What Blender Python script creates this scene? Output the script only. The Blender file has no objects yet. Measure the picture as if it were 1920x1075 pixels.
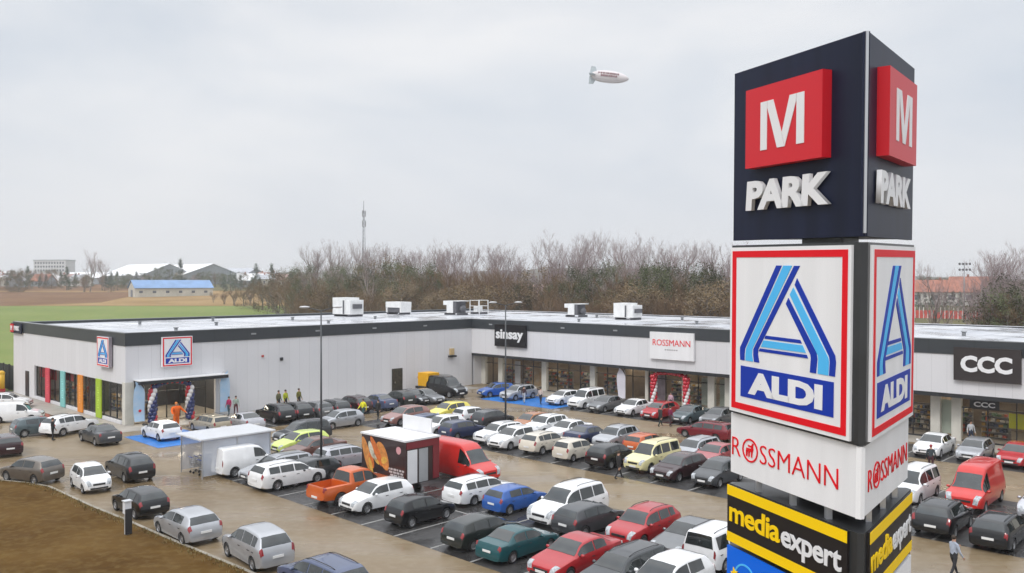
import bpy, bmesh, math, random
from math import sin, cos, pi, radians as R
from mathutils import Vector, Matrix
random.seed(7)
S = bpy.context.scene
COL = S.collection

# ---------------------------------------------------------------- camera, world, sun
CAM_H, FPX, HOR = 12.0, 1561.5, 532.2
cam = bpy.data.cameras.new("camera"); camo = bpy.data.objects.new("camera", cam); COL.objects.link(camo)
cam.sensor_fit = 'HORIZONTAL'; cam.sensor_width = 36.0; cam.lens = 36.0 * FPX / 1920.0
cam.clip_start = 0.2; cam.clip_end = 6000
camo.location = (0, 0, CAM_H)
camo.rotation_euler = (R(90) - math.atan((537.5 - HOR) / FPX), 0, 0)
S.camera = camo
S.render.resolution_x, S.render.resolution_y = 1024, 573

SUN_EL, SUN_AZ = 48.0, 212.0          # compass degrees, clockwise from +Y
wd = bpy.data.worlds.new("World"); S.world = wd; wd.use_nodes = True
nt = wd.node_tree; nt.nodes.clear()
def wn(t, **k):
    n = nt.nodes.new(t)
    for a, b in k.items(): setattr(n, a, b)
    return n
out = wn('ShaderNodeOutputWorld'); bg = wn('ShaderNodeBackground')
sky = wn('ShaderNodeTexSky', sky_type='NISHITA'); sky.sun_disc = False
sky.sun_elevation = R(SUN_EL); sky.sun_rotation = R(SUN_AZ); sky.air_density = 1.0; sky.dust_density = 3.0
tc = wn('ShaderNodeTexCoord'); mp = wn('ShaderNodeMapping'); mp.inputs['Scale'].default_value = (1.0, 1.0, 2.6)
nz = wn('ShaderNodeTexNoise'); nz.inputs['Scale'].default_value = 2.3; nz.inputs['Detail'].default_value = 6; nz.inputs['Roughness'].default_value = .5
nz.inputs['Distortion'].default_value = .4
cr = wn('ShaderNodeValToRGB')
cr.color_ramp.elements[0].position = .33; cr.color_ramp.elements[0].color = (6.7, 7.25, 8.0, 1)
cr.color_ramp.elements[1].position = .68; cr.color_ramp.elements[1].color = (9.2, 9.25, 9.4, 1)
sx = wn('ShaderNodeSeparateXYZ')
hz = wn('ShaderNodeMapRange'); hz.inputs[1].default_value = 0.0; hz.inputs[2].default_value = .22; hz.inputs[3].default_value = .75; hz.inputs[4].default_value = 0.0
mh = wn('ShaderNodeMix', data_type='RGBA'); mh.inputs['B'].default_value = (8.15, 8.15, 8.45, 1)
mx = wn('ShaderNodeMix', data_type='RGBA'); mx.inputs['Factor'].default_value = .93
L_ = nt.links.new
L_(tc.outputs['Generated'], mp.inputs['Vector']); L_(mp.outputs[0], nz.inputs['Vector']); L_(nz.outputs['Fac'], cr.inputs['Fac'])
L_(tc.outputs['Generated'], sx.inputs[0]); L_(sx.outputs['Z'], hz.inputs[0]); L_(hz.outputs[0], mh.inputs['Factor'])
L_(cr.outputs[0], mh.inputs['A']); L_(sky.outputs[0], mx.inputs['A']); L_(mh.outputs['Result'], mx.inputs['B'])
# an overcast sky is brightest overhead (about three times the horizon)
zr = wn('ShaderNodeMapRange'); zr.inputs[1].default_value = .32; zr.inputs[2].default_value = 1.0; zr.inputs[3].default_value = 1.0; zr.inputs[4].default_value = 2.7
L_(sx.outputs['Z'], zr.inputs[0])
vz = wn('ShaderNodeVectorMath', operation='SCALE'); L_(mx.outputs['Result'], vz.inputs[0]); L_(zr.outputs[0], vz.inputs['Scale'])
L_(vz.outputs[0], bg.inputs['Color']); L_(bg.outputs[0], out.inputs[0])
bg.inputs['Strength'].default_value = 0.1

sl = bpy.data.lights.new("sun", 'SUN'); sl.energy = 1.3; sl.angle = R(14); sl.color = (1, .975, .94)
so = bpy.data.objects.new("sun", sl); COL.objects.link(so)
sd = Vector((sin(R(SUN_AZ)) * cos(R(SUN_EL)), cos(R(SUN_AZ)) * cos(R(SUN_EL)), sin(R(SUN_EL))))
so.rotation_euler = sd.to_track_quat('Z', 'Y').to_euler(); so.location = (-40, -60, 90)
S.view_settings.view_transform = 'Standard'; S.view_settings.look = 'None'
S.view_settings.exposure = 0.0; S.view_settings.gamma = 1.0
HAZE_DENSITY = .0003
S.cycles.volume_bounces = 1; S.cycles.max_bounces = 6; S.cycles.transparent_max_bounces = 12; S.cycles.use_denoising = True

# ---------------------------------------------------------------- the car park's own axes: a along the right wing, b out from it
PHI = R(44.15)
P0 = (-4.768, 98.934)
U = (cos(PHI), -sin(PHI)); V = (sin(PHI), cos(PHI))
def lot(a, b, z=0.0): return Vector((P0[0] + a * U[0] - b * V[0], P0[1] + a * U[1] - b * V[1], z))
ROT_U = -PHI                 # local x along +a, local -y towards the viewer
ROT_V = pi / 2 - PHI         # local x along -b
def px_a(px, b):
    q = lot(0, b); k = (px - 960) / FPX
    return (k * q.y - q.x) / (U[0] - k * U[1])
def px_b(px, a):
    q = lot(a, 0); k = (px - 960) / FPX
    return -(k * q.y - q.x) / (V[0] - k * V[1])

# ---------------------------------------------------------------- materials
MATS = {}
def mat(name, col=(.5, .5, .5), rough=.6, metal=0.0, coat=0.0, coat_ior=1.5, spec=.5, noise=None, bump=None, emit=None, alpha=None, streak=None):
    if name in MATS: return MATS[name]
    m = bpy.data.materials.new(name); m.use_nodes = True; MATS[name] = m
    n = m.node_tree.nodes; l = m.node_tree.links; b = n['Principled BSDF']
    b.inputs['Base Color'].default_value = (*col, 1); b.inputs['Roughness'].default_value = rough
    b.inputs['Metallic'].default_value = metal; b.inputs['Coat Weight'].default_value = coat; b.inputs['Coat Roughness'].default_value = .04; b.inputs['Coat IOR'].default_value = coat_ior
    b.inputs['Specular IOR Level'].default_value = spec
    if emit: b.inputs['Emission Color'].default_value = (*col, 1); b.inputs['Emission Strength'].default_value = emit
    if alpha is not None: b.inputs['Alpha'].default_value = alpha
    tcn = n.new('ShaderNodeTexCoord')
    if noise:
        sc, amt = noise[0], noise[1]
        nn = n.new('ShaderNodeTexNoise'); nn.inputs['Scale'].default_value = sc; nn.inputs['Detail'].default_value = 5
        mpn = n.new('ShaderNodeMapping'); l.new(tcn.outputs['Object'], mpn.inputs[0]); l.new(mpn.outputs[0], nn.inputs['Vector'])
        if streak: mpn.inputs['Scale'].default_value = streak
        rr = n.new('ShaderNodeValToRGB'); rr.color_ramp.elements[0].position = .3; rr.color_ramp.elements[1].position = .7
        c2 = noise[2] if len(noise) > 2 else tuple(c * (1 - amt) for c in col)
        c1 = tuple(min(1, c * (1 + amt * .5)) for c in col)
        rr.color_ramp.elements[0].color = (*c2, 1); rr.color_ramp.elements[1].color = (*c1, 1)
        l.new(nn.outputs['Fac'], rr.inputs[0]); l.new(rr.outputs[0], b.inputs['Base Color'])
        if bump:
            bp = n.new('ShaderNodeBump'); bp.inputs['Strength'].default_value = bump; bp.inputs['Distance'].default_value = .05
            l.new(nn.outputs['Fac'], bp.inputs['Height']); l.new(bp.outputs[0], b.inputs['Normal'])
    return m
def glassy(name, tint, alpha, rough=.03):
    m = mat(name, tint, rough, spec=.6); m.node_tree.nodes['Principled BSDF'].inputs['Alpha'].default_value = alpha
    return m

def ground_mat(name, c1, c2, c3, s1, s2, rough, rwet, bump=.1, wet=(.48, .62), spec=.5, grain=None):
    """mottled outdoor floor with damp, shinier patches"""
    m = bpy.data.materials.new(name); m.use_nodes = True; MATS[name] = m
    n = m.node_tree.nodes; l = m.node_tree.links; b = n['Principled BSDF']
    b.inputs['Specular IOR Level'].default_value = spec
    t = n.new('ShaderNodeTexCoord')
    n1 = n.new('ShaderNodeTexNoise'); n1.inputs['Scale'].default_value = s1; n1.inputs['Detail'].default_value = 6
    n2 = n.new('ShaderNodeTexNoise'); n2.inputs['Scale'].default_value = s2; n2.inputs['Detail'].default_value = 4
    n3 = n.new('ShaderNodeTexNoise'); n3.inputs['Scale'].default_value = s1 * 1.7; n3.inputs['Detail'].default_value = 3
    for q in (n1, n2, n3):
        if grain and q is not n2:
            mp_ = n.new('ShaderNodeMapping'); mp_.inputs['Rotation'].default_value = (0, 0, grain); mp_.inputs['Scale'].default_value = (.35, 1.6, 1)
            l.new(t.outputs['Object'], mp_.inputs[0]); l.new(mp_.outputs[0], q.inputs['Vector'])
        else: l.new(t.outputs['Object'], q.inputs['Vector'])
    r1 = n.new('ShaderNodeValToRGB'); r1.color_ramp.elements[0].position = .35; r1.color_ramp.elements[1].position = .65
    r1.color_ramp.elements[0].color = (*c1, 1); r1.color_ramp.elements[1].color = (*c2, 1)
    l.new(n1.outputs['Fac'], r1.inputs[0])
    mxx = n.new('ShaderNodeMix'); mxx.data_type = 'RGBA'; mxx.inputs['B'].default_value = (*c3, 1)
    m2 = n.new('ShaderNodeMapRange'); m2.inputs[1].default_value = .45; m2.inputs[2].default_value = .75; m2.inputs[3].default_value = 0; m2.inputs[4].default_value = .6
    l.new(n2.outputs['Fac'], m2.inputs[0]); l.new(m2.outputs[0], mxx.inputs['Factor']); l.new(r1.outputs[0], mxx.inputs['A'])
    l.new(mxx.outputs['Result'], b.inputs['Base Color'])
    m3 = n.new('ShaderNodeMapRange'); m3.inputs[1].default_value = wet[0]; m3.inputs[2].default_value = wet[1]; m3.inputs[3].default_value = rough; m3.inputs[4].default_value = rwet
    l.new(n3.outputs['Fac'], m3.inputs[0]); l.new(m3.outputs[0], b.inputs['Roughness'])
    bp = n.new('ShaderNodeBump'); bp.inputs['Strength'].default_value = bump; bp.inputs['Distance'].default_value = .02
    l.new(n2.outputs['Fac'], bp.inputs['Height']); l.new(bp.outputs[0], b.inputs['Normal'])
    return m

def panel_mat(name, col, pitch, amt=.10, rough=.5):
    """coated metal wall panels: thin vertical joints plus a little weathering"""
    m = bpy.data.materials.new(name); m.use_nodes = True; MATS[name] = m
    n = m.node_tree.nodes; l = m.node_tree.links; b = n['Principled BSDF']
    t = n.new('ShaderNodeTexCoord'); sp = n.new('ShaderNodeSeparateXYZ'); l.new(t.outputs['Object'], sp.inputs[0])
    ad = n.new('ShaderNodeMath'); ad.operation = 'MULTIPLY'; ad.inputs[1].default_value = 1.414; l.new(sp.outputs[0], ad.inputs[0])
    dv = n.new('ShaderNodeMath'); dv.operation = 'DIVIDE'; dv.inputs[1].default_value = pitch; l.new(ad.outputs[0], dv.inputs[0])
    fr = n.new('ShaderNodeMath'); fr.operation = 'FRACT'; l.new(dv.outputs[0], fr.inputs[0])
    lt = n.new('ShaderNodeMath'); lt.operation = 'LESS_THAN'; lt.inputs[1].default_value = .045; l.new(fr.outputs[0], lt.inputs[0])
    fl = n.new('ShaderNodeMath'); fl.operation = 'FLOOR'; l.new(dv.outputs[0], fl.inputs[0])
    wn_ = n.new('ShaderNodeTexWhiteNoise'); wn_.noise_dimensions = '1D'; l.new(fl.outputs[0], wn_.inputs['W'])
    nn = n.new('ShaderNodeTexNoise'); nn.inputs['Scale'].default_value = .35; nn.inputs['Detail'].default_value = 4; l.new(t.outputs['Object'], nn.inputs['Vector'])
    a1 = n.new('ShaderNodeMath'); a1.operation = 'MULTIPLY'; a1.inputs[1].default_value = -.11; l.new(lt.outputs[0], a1.inputs[0])
    a2 = n.new('ShaderNodeMath'); a2.operation = 'MULTIPLY_ADD'; a2.inputs[1].default_value = .045; a2.inputs[2].default_value = .94; l.new(wn_.outputs['Value'], a2.inputs[0])
    a3 = n.new('ShaderNodeMath'); a3.operation = 'MULTIPLY_ADD'; a3.inputs[1].default_value = amt; l.new(nn.outputs['Fac'], a3.inputs[0]); l.new(a2.outputs[0], a3.inputs[2])
    a4 = n.new('ShaderNodeMath'); a4.operation = 'ADD'; l.new(a1.outputs[0], a4.inputs[0]); l.new(a3.outputs[0], a4.inputs[1])
    vm = n.new('ShaderNodeVectorMath'); vm.operation = 'SCALE'; vm.inputs[0].default_value = col; l.new(a4.outputs[0], vm.inputs['Scale'])
    l.new(vm.outputs[0], b.inputs['Base Color']); b.inputs['Roughness'].default_value = rough
    return m

# ---------------------------------------------------------------- mesh helpers
class MB:
    def __init__(s): s.v = []; s.f = []; s.m = []; s.s = []
    def add(s, vs, fs, mi=0, smooth=False):
        k = len(s.v); s.v += [tuple(p) for p in vs]
        for f in fs: s.f.append([i + k for i in f]); s.m.append(mi); s.s.append(smooth)
    def box(s, x0, x1, y0, y1, z0, z1, mi=0):
        s.add([(x0, y0, z0), (x1, y0, z0), (x1, y1, z0), (x0, y1, z0), (x0, y0, z1), (x1, y0, z1), (x1, y1, z1), (x0, y1, z1)],
              [(3, 2, 1, 0), (4, 5, 6, 7), (0, 1, 5, 4), (1, 2, 6, 5), (2, 3, 7, 6), (3, 0, 4, 7)], mi)
    def lbox(s, a0, a1, b0, b1, z0, z1, mi=0):   # box in lot axes (a, b)
        c = [lot(a0, b1), lot(a1, b1), lot(a1, b0), lot(a0, b0)]
        s.add([(p.x, p.y, z0) for p in c] + [(p.x, p.y, z1) for p in c],
              [(3, 2, 1, 0), (4, 5, 6, 7), (0, 1, 5, 4), (1, 2, 6, 5), (2, 3, 7, 6), (3, 0, 4, 7)], mi)
    def poly(s, pts, mi=0): s.add(pts, [tuple(range(len(pts)))], mi)
    def prism(s, pts, y0, y1, mi=0):             # polygon of (x, z), extruded from y0 (front) to y1
        n = len(pts)
        ar = sum(pts[i][0] * pts[(i + 1) % n][1] - pts[(i + 1) % n][0] * pts[i][1] for i in range(n))
        if ar < 0: pts = pts[::-1]
        s.add([(x, y0, z) for x, z in pts] + [(x, y1, z) for x, z in pts],
              [tuple(range(n)), tuple(range(2 * n - 1, n - 1, -1))] + [(i, i + n, (i + 1) % n + n, (i + 1) % n) for i in range(n)], mi)
    def tube(s, pts, rad, n=6, mi=0, cap=True, smooth=True):
        pts = [Vector(p) for p in pts]
        if not hasattr(rad, '__len__'): rad = [rad] * len(pts)
        vs = []; fs = []
        for i, p in enumerate(pts):
            d = (pts[min(i + 1, len(pts) - 1)] - pts[max(i - 1, 0)]).normalized()
            q = d.cross(Vector((0, 0, 1)) if abs(d.z) < .95 else Vector((1, 0, 0))).normalized(); w = d.cross(q)
            for j in range(n):
                t = 2 * pi * j / n; vs.append(p + (q * cos(t) + w * sin(t)) * rad[i])
        for i in range(len(pts) - 1):
            for j in range(n): fs.append((i * n + j, i * n + (j + 1) % n, (i + 1) * n + (j + 1) % n, (i + 1) * n + j))
        if cap: fs += [tuple(range(n - 1, -1, -1)), tuple(range((len(pts) - 1) * n, len(pts) * n))]
        s.add(vs, fs, mi, smooth)
    def ell(s, c, r, mi=0, nu=10, nv=6, M=None):
        vs = [(0, 0, -1)]; fs = []
        for i in range(1, nv):
            t = -pi / 2 + pi * i / nv
            for j in range(nu): vs.append((cos(t) * cos(2 * pi * j / nu), cos(t) * sin(2 * pi * j / nu), sin(t)))
        vs.append((0, 0, 1)); e = len(vs) - 1
        for j in range(nu):
            fs.append((0, 1 + (j + 1) % nu, 1 + j)); fs.append((e, e - nu + j, e - nu + (j + 1) % nu))
            for i in range(nv - 2):
                k = 1 + i * nu; fs.append((k + j, k + (j + 1) % nu, k + nu + (j + 1) % nu, k + nu + j))
        o = []
        for x, y, z in vs:
            p = Vector((x * r[0], y * r[1], z * r[2]))
            if M: p = M @ p
            o.append(p + Vector(c))
        s.add(o, fs, mi, True)
    def cyl(s, c, r, h, axis='z', n=16, mi=0):
        c = Vector(c); d = {'x': Vector((1, 0, 0)), 'y': Vector((0, 1, 0)), 'z': Vector((0, 0, 1))}[axis] * h / 2
        s.tube([c - d, c + d], r, n, mi)
    def mesh(s, name, mats):
        me = bpy.data.meshes.new(name); me.from_pydata(s.v, [], s.f)
        for m in (mats if isinstance(mats, (list, tuple)) else [mats]): me.materials.append(m)
        me.polygons.foreach_set('material_index', s.m); me.polygons.foreach_set('use_smooth', s.s)
        me.update()
        return me
    def build(s, name, mats, parent=None):
        return link(name, s.mesh(name, mats), parent)
def link(name, me, parent=None, loc=None, rot=None):
    o = bpy.data.objects.new(name, me); COL.objects.link(o)
    if parent is not None: o.parent = parent
    if loc is not None: o.location = loc
    if rot is not None: o.rotation_euler = rot
    return o
def tag(o, label, cat, group=None, kind=None):
    if label: o['label'] = label
    if cat: o['category'] = cat
    if group: o['group'] = group
    if kind: o['kind'] = kind
    return o
def thing(name, label, cat, loc=(0, 0, 0), rz=0.0, group=None):
    o = bpy.data.objects.new(name, None); o.empty_display_size = .3; COL.objects.link(o)
    o.location = loc; o.rotation_euler = (0, 0, rz)
    return tag(o, label, cat, group)
def struct(o): o['kind'] = 'structure'; return o
def dup(o, parent=None):
    c = o.copy(); COL.objects.link(c)
    if parent is not None: c.parent = parent
    for ch in o.children: dup(ch, c)
    return c
def place(o, loc, rz=0.0, sc=None, label=None, group=None):
    o.location = loc; o.rotation_euler = (0, 0, rz)
    if sc is not None: o.scale = sc if hasattr(sc, '__len__') else (sc,) * 3
    if label: o['label'] = label
    if group: o['group'] = group
    return o
def lettering(text, m, parent, x0, x1, z0, z1, y, depth=.03, bold=0.0, shear=0.0, spacing=1.0, name='lettering', keep_h=False):
    """raised letters filling the rectangle x0..x1, z0..z1 of the parent's face (front towards local -y)"""
    cu = bpy.data.curves.new('t', 'FONT'); cu.body = text; cu.size = 1; cu.offset = bold; cu.shear = shear; cu.space_character = spacing
    cu.extrude = .5; cu.resolution_u = 3
    to = bpy.data.objects.new('t', cu); COL.objects.link(to)
    me = bpy.data.meshes.new_from_object(to.evaluated_get(bpy.context.evaluated_depsgraph_get()))
    bpy.data.objects.remove(to); bpy.data.curves.remove(cu)
    xs = [v.co.x for v in me.vertices]; ys = [v.co.y for v in me.vertices]
    a, b, c, d = min(xs), max(xs), min(ys), max(ys)
    kx = (x1 - x0) / (b - a); kz = (z1 - z0) / (d - c)
    for v in me.vertices:
        px, py, pz = v.co
        v.co = (x0 + (px - a) * kx, y + (.5 - pz) * depth - depth, z0 + (py - c) * kz)
    me.materials.clear(); me.materials.append(m); me.name = name
    return link(name, me, parent)
def fit_mesh(me, ang=35):
    try: me.set_sharp_from_angle(angle=R(ang))
    except Exception: pass
    return me
# ---------------------------------------------------------------- vehicles
def pchip(pts):
    x = [p[0] for p in pts]; y = [p[1] for p in pts]; n = len(x)
    d = [(y[i + 1] - y[i]) / (x[i + 1] - x[i]) for i in range(n - 1)]; m = [0.0] * n
    for i in range(1, n - 1):
        if d[i - 1] * d[i] > 0: m[i] = 2 * d[i - 1] * d[i] / (d[i - 1] + d[i])
    m[0] = d[0]; m[-1] = d[-1]
    def f(t):
        if t <= x[0]: return y[0]
        if t >= x[-1]: return y[-1]
        i = 0
        while t > x[i + 1]: i += 1
        h = x[i + 1] - x[i]; s = (t - x[i]) / h
        return ((1 + 2 * s) * (1 - s) ** 2 * y[i] + s * (1 - s) ** 2 * h * m[i] + s * s * (3 - 2 * s) * y[i + 1] + s * s * (s - 1) * h * m[i + 1])
    return f
def sstep(t): t = max(0, min(1, t)); return t * t * (3 - 2 * t)

SPEC = dict(
 mini=dict(L=3.6, W=1.64, top=[(0, .5), (.04, .68), (.22, .8), (.72, .97), (1.42, 1.42), (2.0, 1.49), (2.95, 1.45), (3.27, 1.37), (3.52, .98), (3.58, .78), (3.6, .5)], i=(3, 4, 7, 8), belt=(.9, .98), win=[(.92, 1.95), (2.03, 2.95)], wh=(.66, 3.0, .28)),
 hatch=dict(L=4.15, W=1.76, top=[(0, .5), (.04, .66), (.25, .77), (1.0, .97), (1.78, 1.40), (2.35, 1.47), (3.2, 1.44), (3.70, 1.36), (4.03, 1.0), (4.12, .82), (4.15, .5)], i=(3, 4, 7, 8), belt=(.9, .99), win=[(1.2, 2.3), (2.38, 3.28)], wh=(.82, 3.42, .31)),
 saloon=dict(L=4.6, W=1.8, top=[(0, .48), (.05, .64), (.3, .75), (1.22, .94), (2.05, 1.37), (2.65, 1.43), (3.15, 1.40), (3.9, 1.06), (4.45, 1.01), (4.55, .84), (4.6, .48)], i=(3, 4, 6, 7), belt=(.88, .97), win=[(1.5, 2.55), (2.63, 3.4)], wh=(.88, 3.65, .31)),
 estate=dict(L=4.65, W=1.79, top=[(0, .48), (.05, .65), (.3, .77), (1.12, .96), (1.92, 1.40), (2.5, 1.47), (4.0, 1.45), (4.25, 1.38), (4.56, 1.02), (4.62, .82), (4.65, .48)], i=(3, 4, 7, 8), belt=(.9, .98), win=[(1.4, 2.4), (2.48, 3.35), (3.43, 4.1)], wh=(.88, 3.62, .31)),
 suv=dict(L=4.4, W=1.84, top=[(0, .6), (.04, .8), (.28, .94), (1.02, 1.07), (1.75, 1.55), (2.35, 1.63), (3.5, 1.59), (3.85, 1.5), (4.24, 1.1), (4.34, .86), (4.4, .58)], i=(3, 4, 7, 8), belt=(1.0, 1.1), win=[(1.25, 2.35), (2.43, 3.25), (3.32, 3.75)], wh=(.86, 3.5, .35), zb=.27),
 mpv=dict(L=4.3, W=1.78, top=[(0, .54), (.04, .72), (.3, .86), (.9, 1.02), (1.8, 1.53), (2.4, 1.6), (3.45, 1.55), (3.8, 1.46), (4.2, 1.03), (4.27, .8), (4.3, .5)], i=(3, 4, 7, 8), belt=(.94, 1.03), win=[(1.1, 2.3), (2.38, 3.25), (3.32, 3.7)], wh=(.82, 3.5, .31)),
 people_carrier=dict(L=5.0, W=1.95, top=[(0, .56), (.05, .76), (.35, .92), (1.15, 1.06), (2.0, 1.64), (2.6, 1.74), (4.25, 1.71), (4.58, 1.64), (4.88, 1.12), (4.96, .85), (5, .5)], i=(3, 4, 7, 8), belt=(.98, 1.05), win=[(1.4, 2.45), (2.53, 3.55), (3.63, 4.5)], wh=(.95, 4.0, .33)),
 kombi=dict(L=4.4, W=1.78, top=[(0, .58), (.04, .76), (.3, .9), (.95, 1.05), (1.62, 1.70), (2.1, 1.81), (4.05, 1.79), (4.26, 1.72), (4.35, 1.1), (4.38, .8), (4.4, .5)], i=(3, 4, 7, 8), belt=(1.0, 1.06), win=[(1.2, 2.1), (2.2, 3.05), (3.2, 4.1)], wh=(.86, 3.55, .32)),
 panel_van=dict(L=4.4, W=1.8, top=[(0, .58), (.04, .76), (.3, .9), (.95, 1.05), (1.62, 1.70), (2.1, 1.82), (4.05, 1.81), (4.28, 1.75), (4.36, 1.1), (4.38, .8), (4.4, .5)], i=(3, 4, 7, 8), belt=(1.0, 1.06), win=[(1.2, 2.1)], wh=(.86, 3.55, .32), blind=True),
 big_van=dict(L=5.6, W=2.05, top=[(0, .6), (.05, .92), (.35, 1.08), (.85, 1.26), (1.62, 2.12), (2.0, 2.42), (2.5, 2.5), (5.3, 2.48), (5.5, 2.40), (5.56, 1.2), (5.6, .5)], i=(3, 4, 8, 9), belt=(1.15, 1.2), win=[(1.0, 2.05)], wh=(.95, 4.5, .35), blind=True, zb=.3),
 pickup=dict(L=5.25, W=1.9, top=[(0, .62), (.05, .85), (.35, 1.0), (1.2, 1.1), (1.95, 1.68), (2.4, 1.77), (3.1, 1.74), (3.28, 1.66), (3.42, 1.14), (5.15, 1.12), (5.2, .9), (5.25, .6)], i=(3, 4, 7, 8), belt=(1.02, 1.08), win=[(1.4, 2.35), (2.43, 3.1)], wh=(.95, 4.1, .37), zb=.34, bed=(3.55, 5.1)),
)
M_TRIM = mat('dark_plastic', (.025, .025, .027), .55, noise=(3, .25))
M_GLASS = mat('car_glass', (.020, .026, .026), .02, spec=.7, coat=.45, noise=(1.3, .9, (.004, .005, .005)))
M_TYRE = mat('tyre_rubber', (.022, .022, .022), .8, noise=(9, .3))
M_RIM = mat('alloy_rim', (.42, .42, .43), .35, metal=.75)
M_HEAD = mat('headlamp_lens', (.40, .42, .44), .10, coat=.8, noise=(9, .5))
M_TAIL = mat('tail_lamp_lens', (.26, .008, .012), .15, coat=.6, noise=(7, .5))
M_PLATE = mat('number_plate', (.75, .75, .74), .5)
NR = 14
def car_mesh(sp):
    L, W = sp['L'], sp['W']; hw = W / 2; f = pchip(sp['top']); zb0 = sp.get('zb', .17)
    iw, it, ir, ig = sp['i']; T = sp['top']
    wsb, wst, rgt, rgb = T[iw][0], T[it][0], T[ir][0], T[ig][0]
    bf, br = sp['belt']
    xs = {t[0] for t in T}
    xs |= {wsb + (wst - wsb) * .1, wsb + (wst - wsb) * .95, rgt + (rgb - rgt) * .06, rgt + (rgb - rgt) * .9, .12, .5, L - .2}
    xs |= {wsb + (wst - wsb) * k for k in (.3, .5, .7)} | {wst + .12, rgt - .15}
    for a, b in sp['win']: xs |= {a, b, (a + b) / 2}
    xs |= {sp['wh'][0] + k for k in (-.4, 0, .4)} | {sp['wh'][1] + k for k in (-.4, 0, .4)}
    xs = sorted(x for x in xs if 0 <= x <= L)
    st = [xs[0]]
    for x in xs[1:]:
        if x - st[-1] > .018 or x in (T[-1][0],): st.append(x)
    def near(x): return min(range(len(st)), key=lambda i: abs(st[i] - x))
    rings = []
    for x in st:
        top = f(x)
        e0 = sstep(x / .75); e1 = sstep((L - x) / .5)
        w = hw * (.80 + .20 * math.sqrt(max(0, min(1, x / .7)) * (2 - min(1, x / .7))) if x < .7 else hw / hw * 1.0) if x < .7 else hw
        if x > L - .5: q = (L - x) / .5; w = hw * (.87 + .13 * math.sqrt(max(0, q * (2 - q))))
        s = bf + (br - bf) * max(0, min(1, (x - wsb) / max(.1, rgb - wsb)))
        s = min(s, top - .035)
        zb = zb0 + .1 * (1 - sstep(x / .35)) + .1 * (1 - sstep((L - x) / .35))
        h = top - s; k = sstep((h - .06) / .36)
        yr = w * (.88 - .165 * k); zr = s + h * (.62 + .29 * k)
        p6 = (w * .955, s); p9 = (yr, zr)
        lp = lambda t: (p6[0] + (p9[0] - p6[0]) * t + .018 * k * sin(pi * t), p6[1] + (p9[1] - p6[1]) * t)
        zm = zb + (s - zb) * .55
        rg = [(0, zb), (w * .8, zb), (w * .955, zb + .05), (w * .985, zb + (s - zb) * .27), (w, zm), (w * .985, s - (s - zb) * .14), p6, lp(.1), lp(.88), p9,
              (yr * .93, zr + (top - zr) * .5), (yr * .74, zr + (top - zr) * .8), (yr * .5, top - .010 - .03 * (top - zr)), (0, top)]
        rings.append(rg)
    n = len(st); vs = []; full = 2 * NR - 2
    for x, rg in zip(st, rings):
        for j in range(NR): vs.append((L / 2 - x, rg[j][0], rg[j][1]))
        for j in range(NR - 2, 0, -1): vs.append((L / 2 - x, -rg[j][0], rg[j][1]))
    fs = []; mi = []
    for i in range(n - 1):
        for j in range(full):
            j2 = (j + 1) % full
            fs.append((i * full + j, i * full + j2, (i + 1) * full + j2, (i + 1) * full + j))
            jj = j if j < NR - 1 else full - 1 - j
            mi.append(1 if jj < 3 and (jj < 2 or sp.get('zb', 0) or True) and jj < 2 else 0)
    fs.append(tuple(range(full))); mi.append(0); fs.append(tuple(range((n - 1) * full, n * full))[::-1]); mi.append(0)
    me = bpy.data.meshes.new('body'); me.from_pydata(vs, [], fs); me.materials.append(M_TRIM); me.materials.append(M_TRIM)
    me.polygons.foreach_set('material_index', mi); me.update()
    bm = bmesh.new(); bm.from_mesh(me); bmesh.ops.recalc_face_normals(bm, faces=bm.faces); bm.to_mesh(me); bm.free()
    # glass: copies of the grid faces, lifted off the body
    def patch(i0, i1, cols, lift, mt=None):
        v = []; fc = []; idx = {}
        for i in range(i0, i1):
            for j, j2 in zip(cols[:-1], cols[1:]):
                q = []
                for a, b in ((i, j), (i, j2), (i + 1, j2), (i + 1, j)):
                    if (a, b) not in idx: idx[(a, b)] = len(v); v.append(Vector(vs[a * full + b]))
                    q.append(idx[(a, b)])
                fc.append(q)
        m2 = bpy.data.meshes.new('glass'); m2.from_pydata(v, [], fc); m2.update()
        b2 = bmesh.new(); b2.from_mesh(m2); bmesh.ops.recalc_face_normals(b2, faces=b2.faces)
        ctr = Vector((0, 0, .8)); sgn = sum((fa.normal.dot(fa.calc_center_median() - ctr)) for fa in b2.faces)
        if sgn < 0: bmesh.ops.reverse_faces(b2, faces=b2.faces)
        b2.normal_update()
        r = bmesh.ops.extrude_face_region(b2, geom=list(b2.faces))
        ex = [g for g in r['geom'] if isinstance(g, bmesh.types.BMVert)]
        nm = {w_: w_.normal.copy() for w_ in ex}
        for w_ in ex:
            nn = Vector((0, 0, 0))
            for fa in w_.link_faces:
                nn += fa.normal
            w_.co += (nn.normalized() if nn.length > 0 else nm[w_]) * lift
        bmesh.ops.recalc_face_normals(b2, faces=b2.faces)
        for fa in b2.faces: fa.smooth = True
        b2.to_mesh(m2); b2.free(); m2.materials.append(mt or M_GLASS); fit_mesh(m2, 40)
        return m2
    topc = list(range(10, full - 10 + 1))
    glass = [('windscreen', patch(near(wsb + (wst - wsb) * .1), near(wsb + (wst - wsb) * .95), topc, .012))]
    if not sp.get('blind'):
        glass.append(('rear_window', patch(near(rgt + (rgb - rgt) * .06), near(rgt + (rgb - rgt) * .9), topc, .012)))
    for a, b in sp['win']:
        glass.append(('side_window', patch(near(a), near(b), [7, 8], .012)))
        glass.append(('side_window', patch(near(a), near(b), [full - 8, full - 7], .012)))
    lamps = []
    mir = lambda cs: [full - c for c in cs][::-1]
    tall = sp.get('tall')
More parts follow.
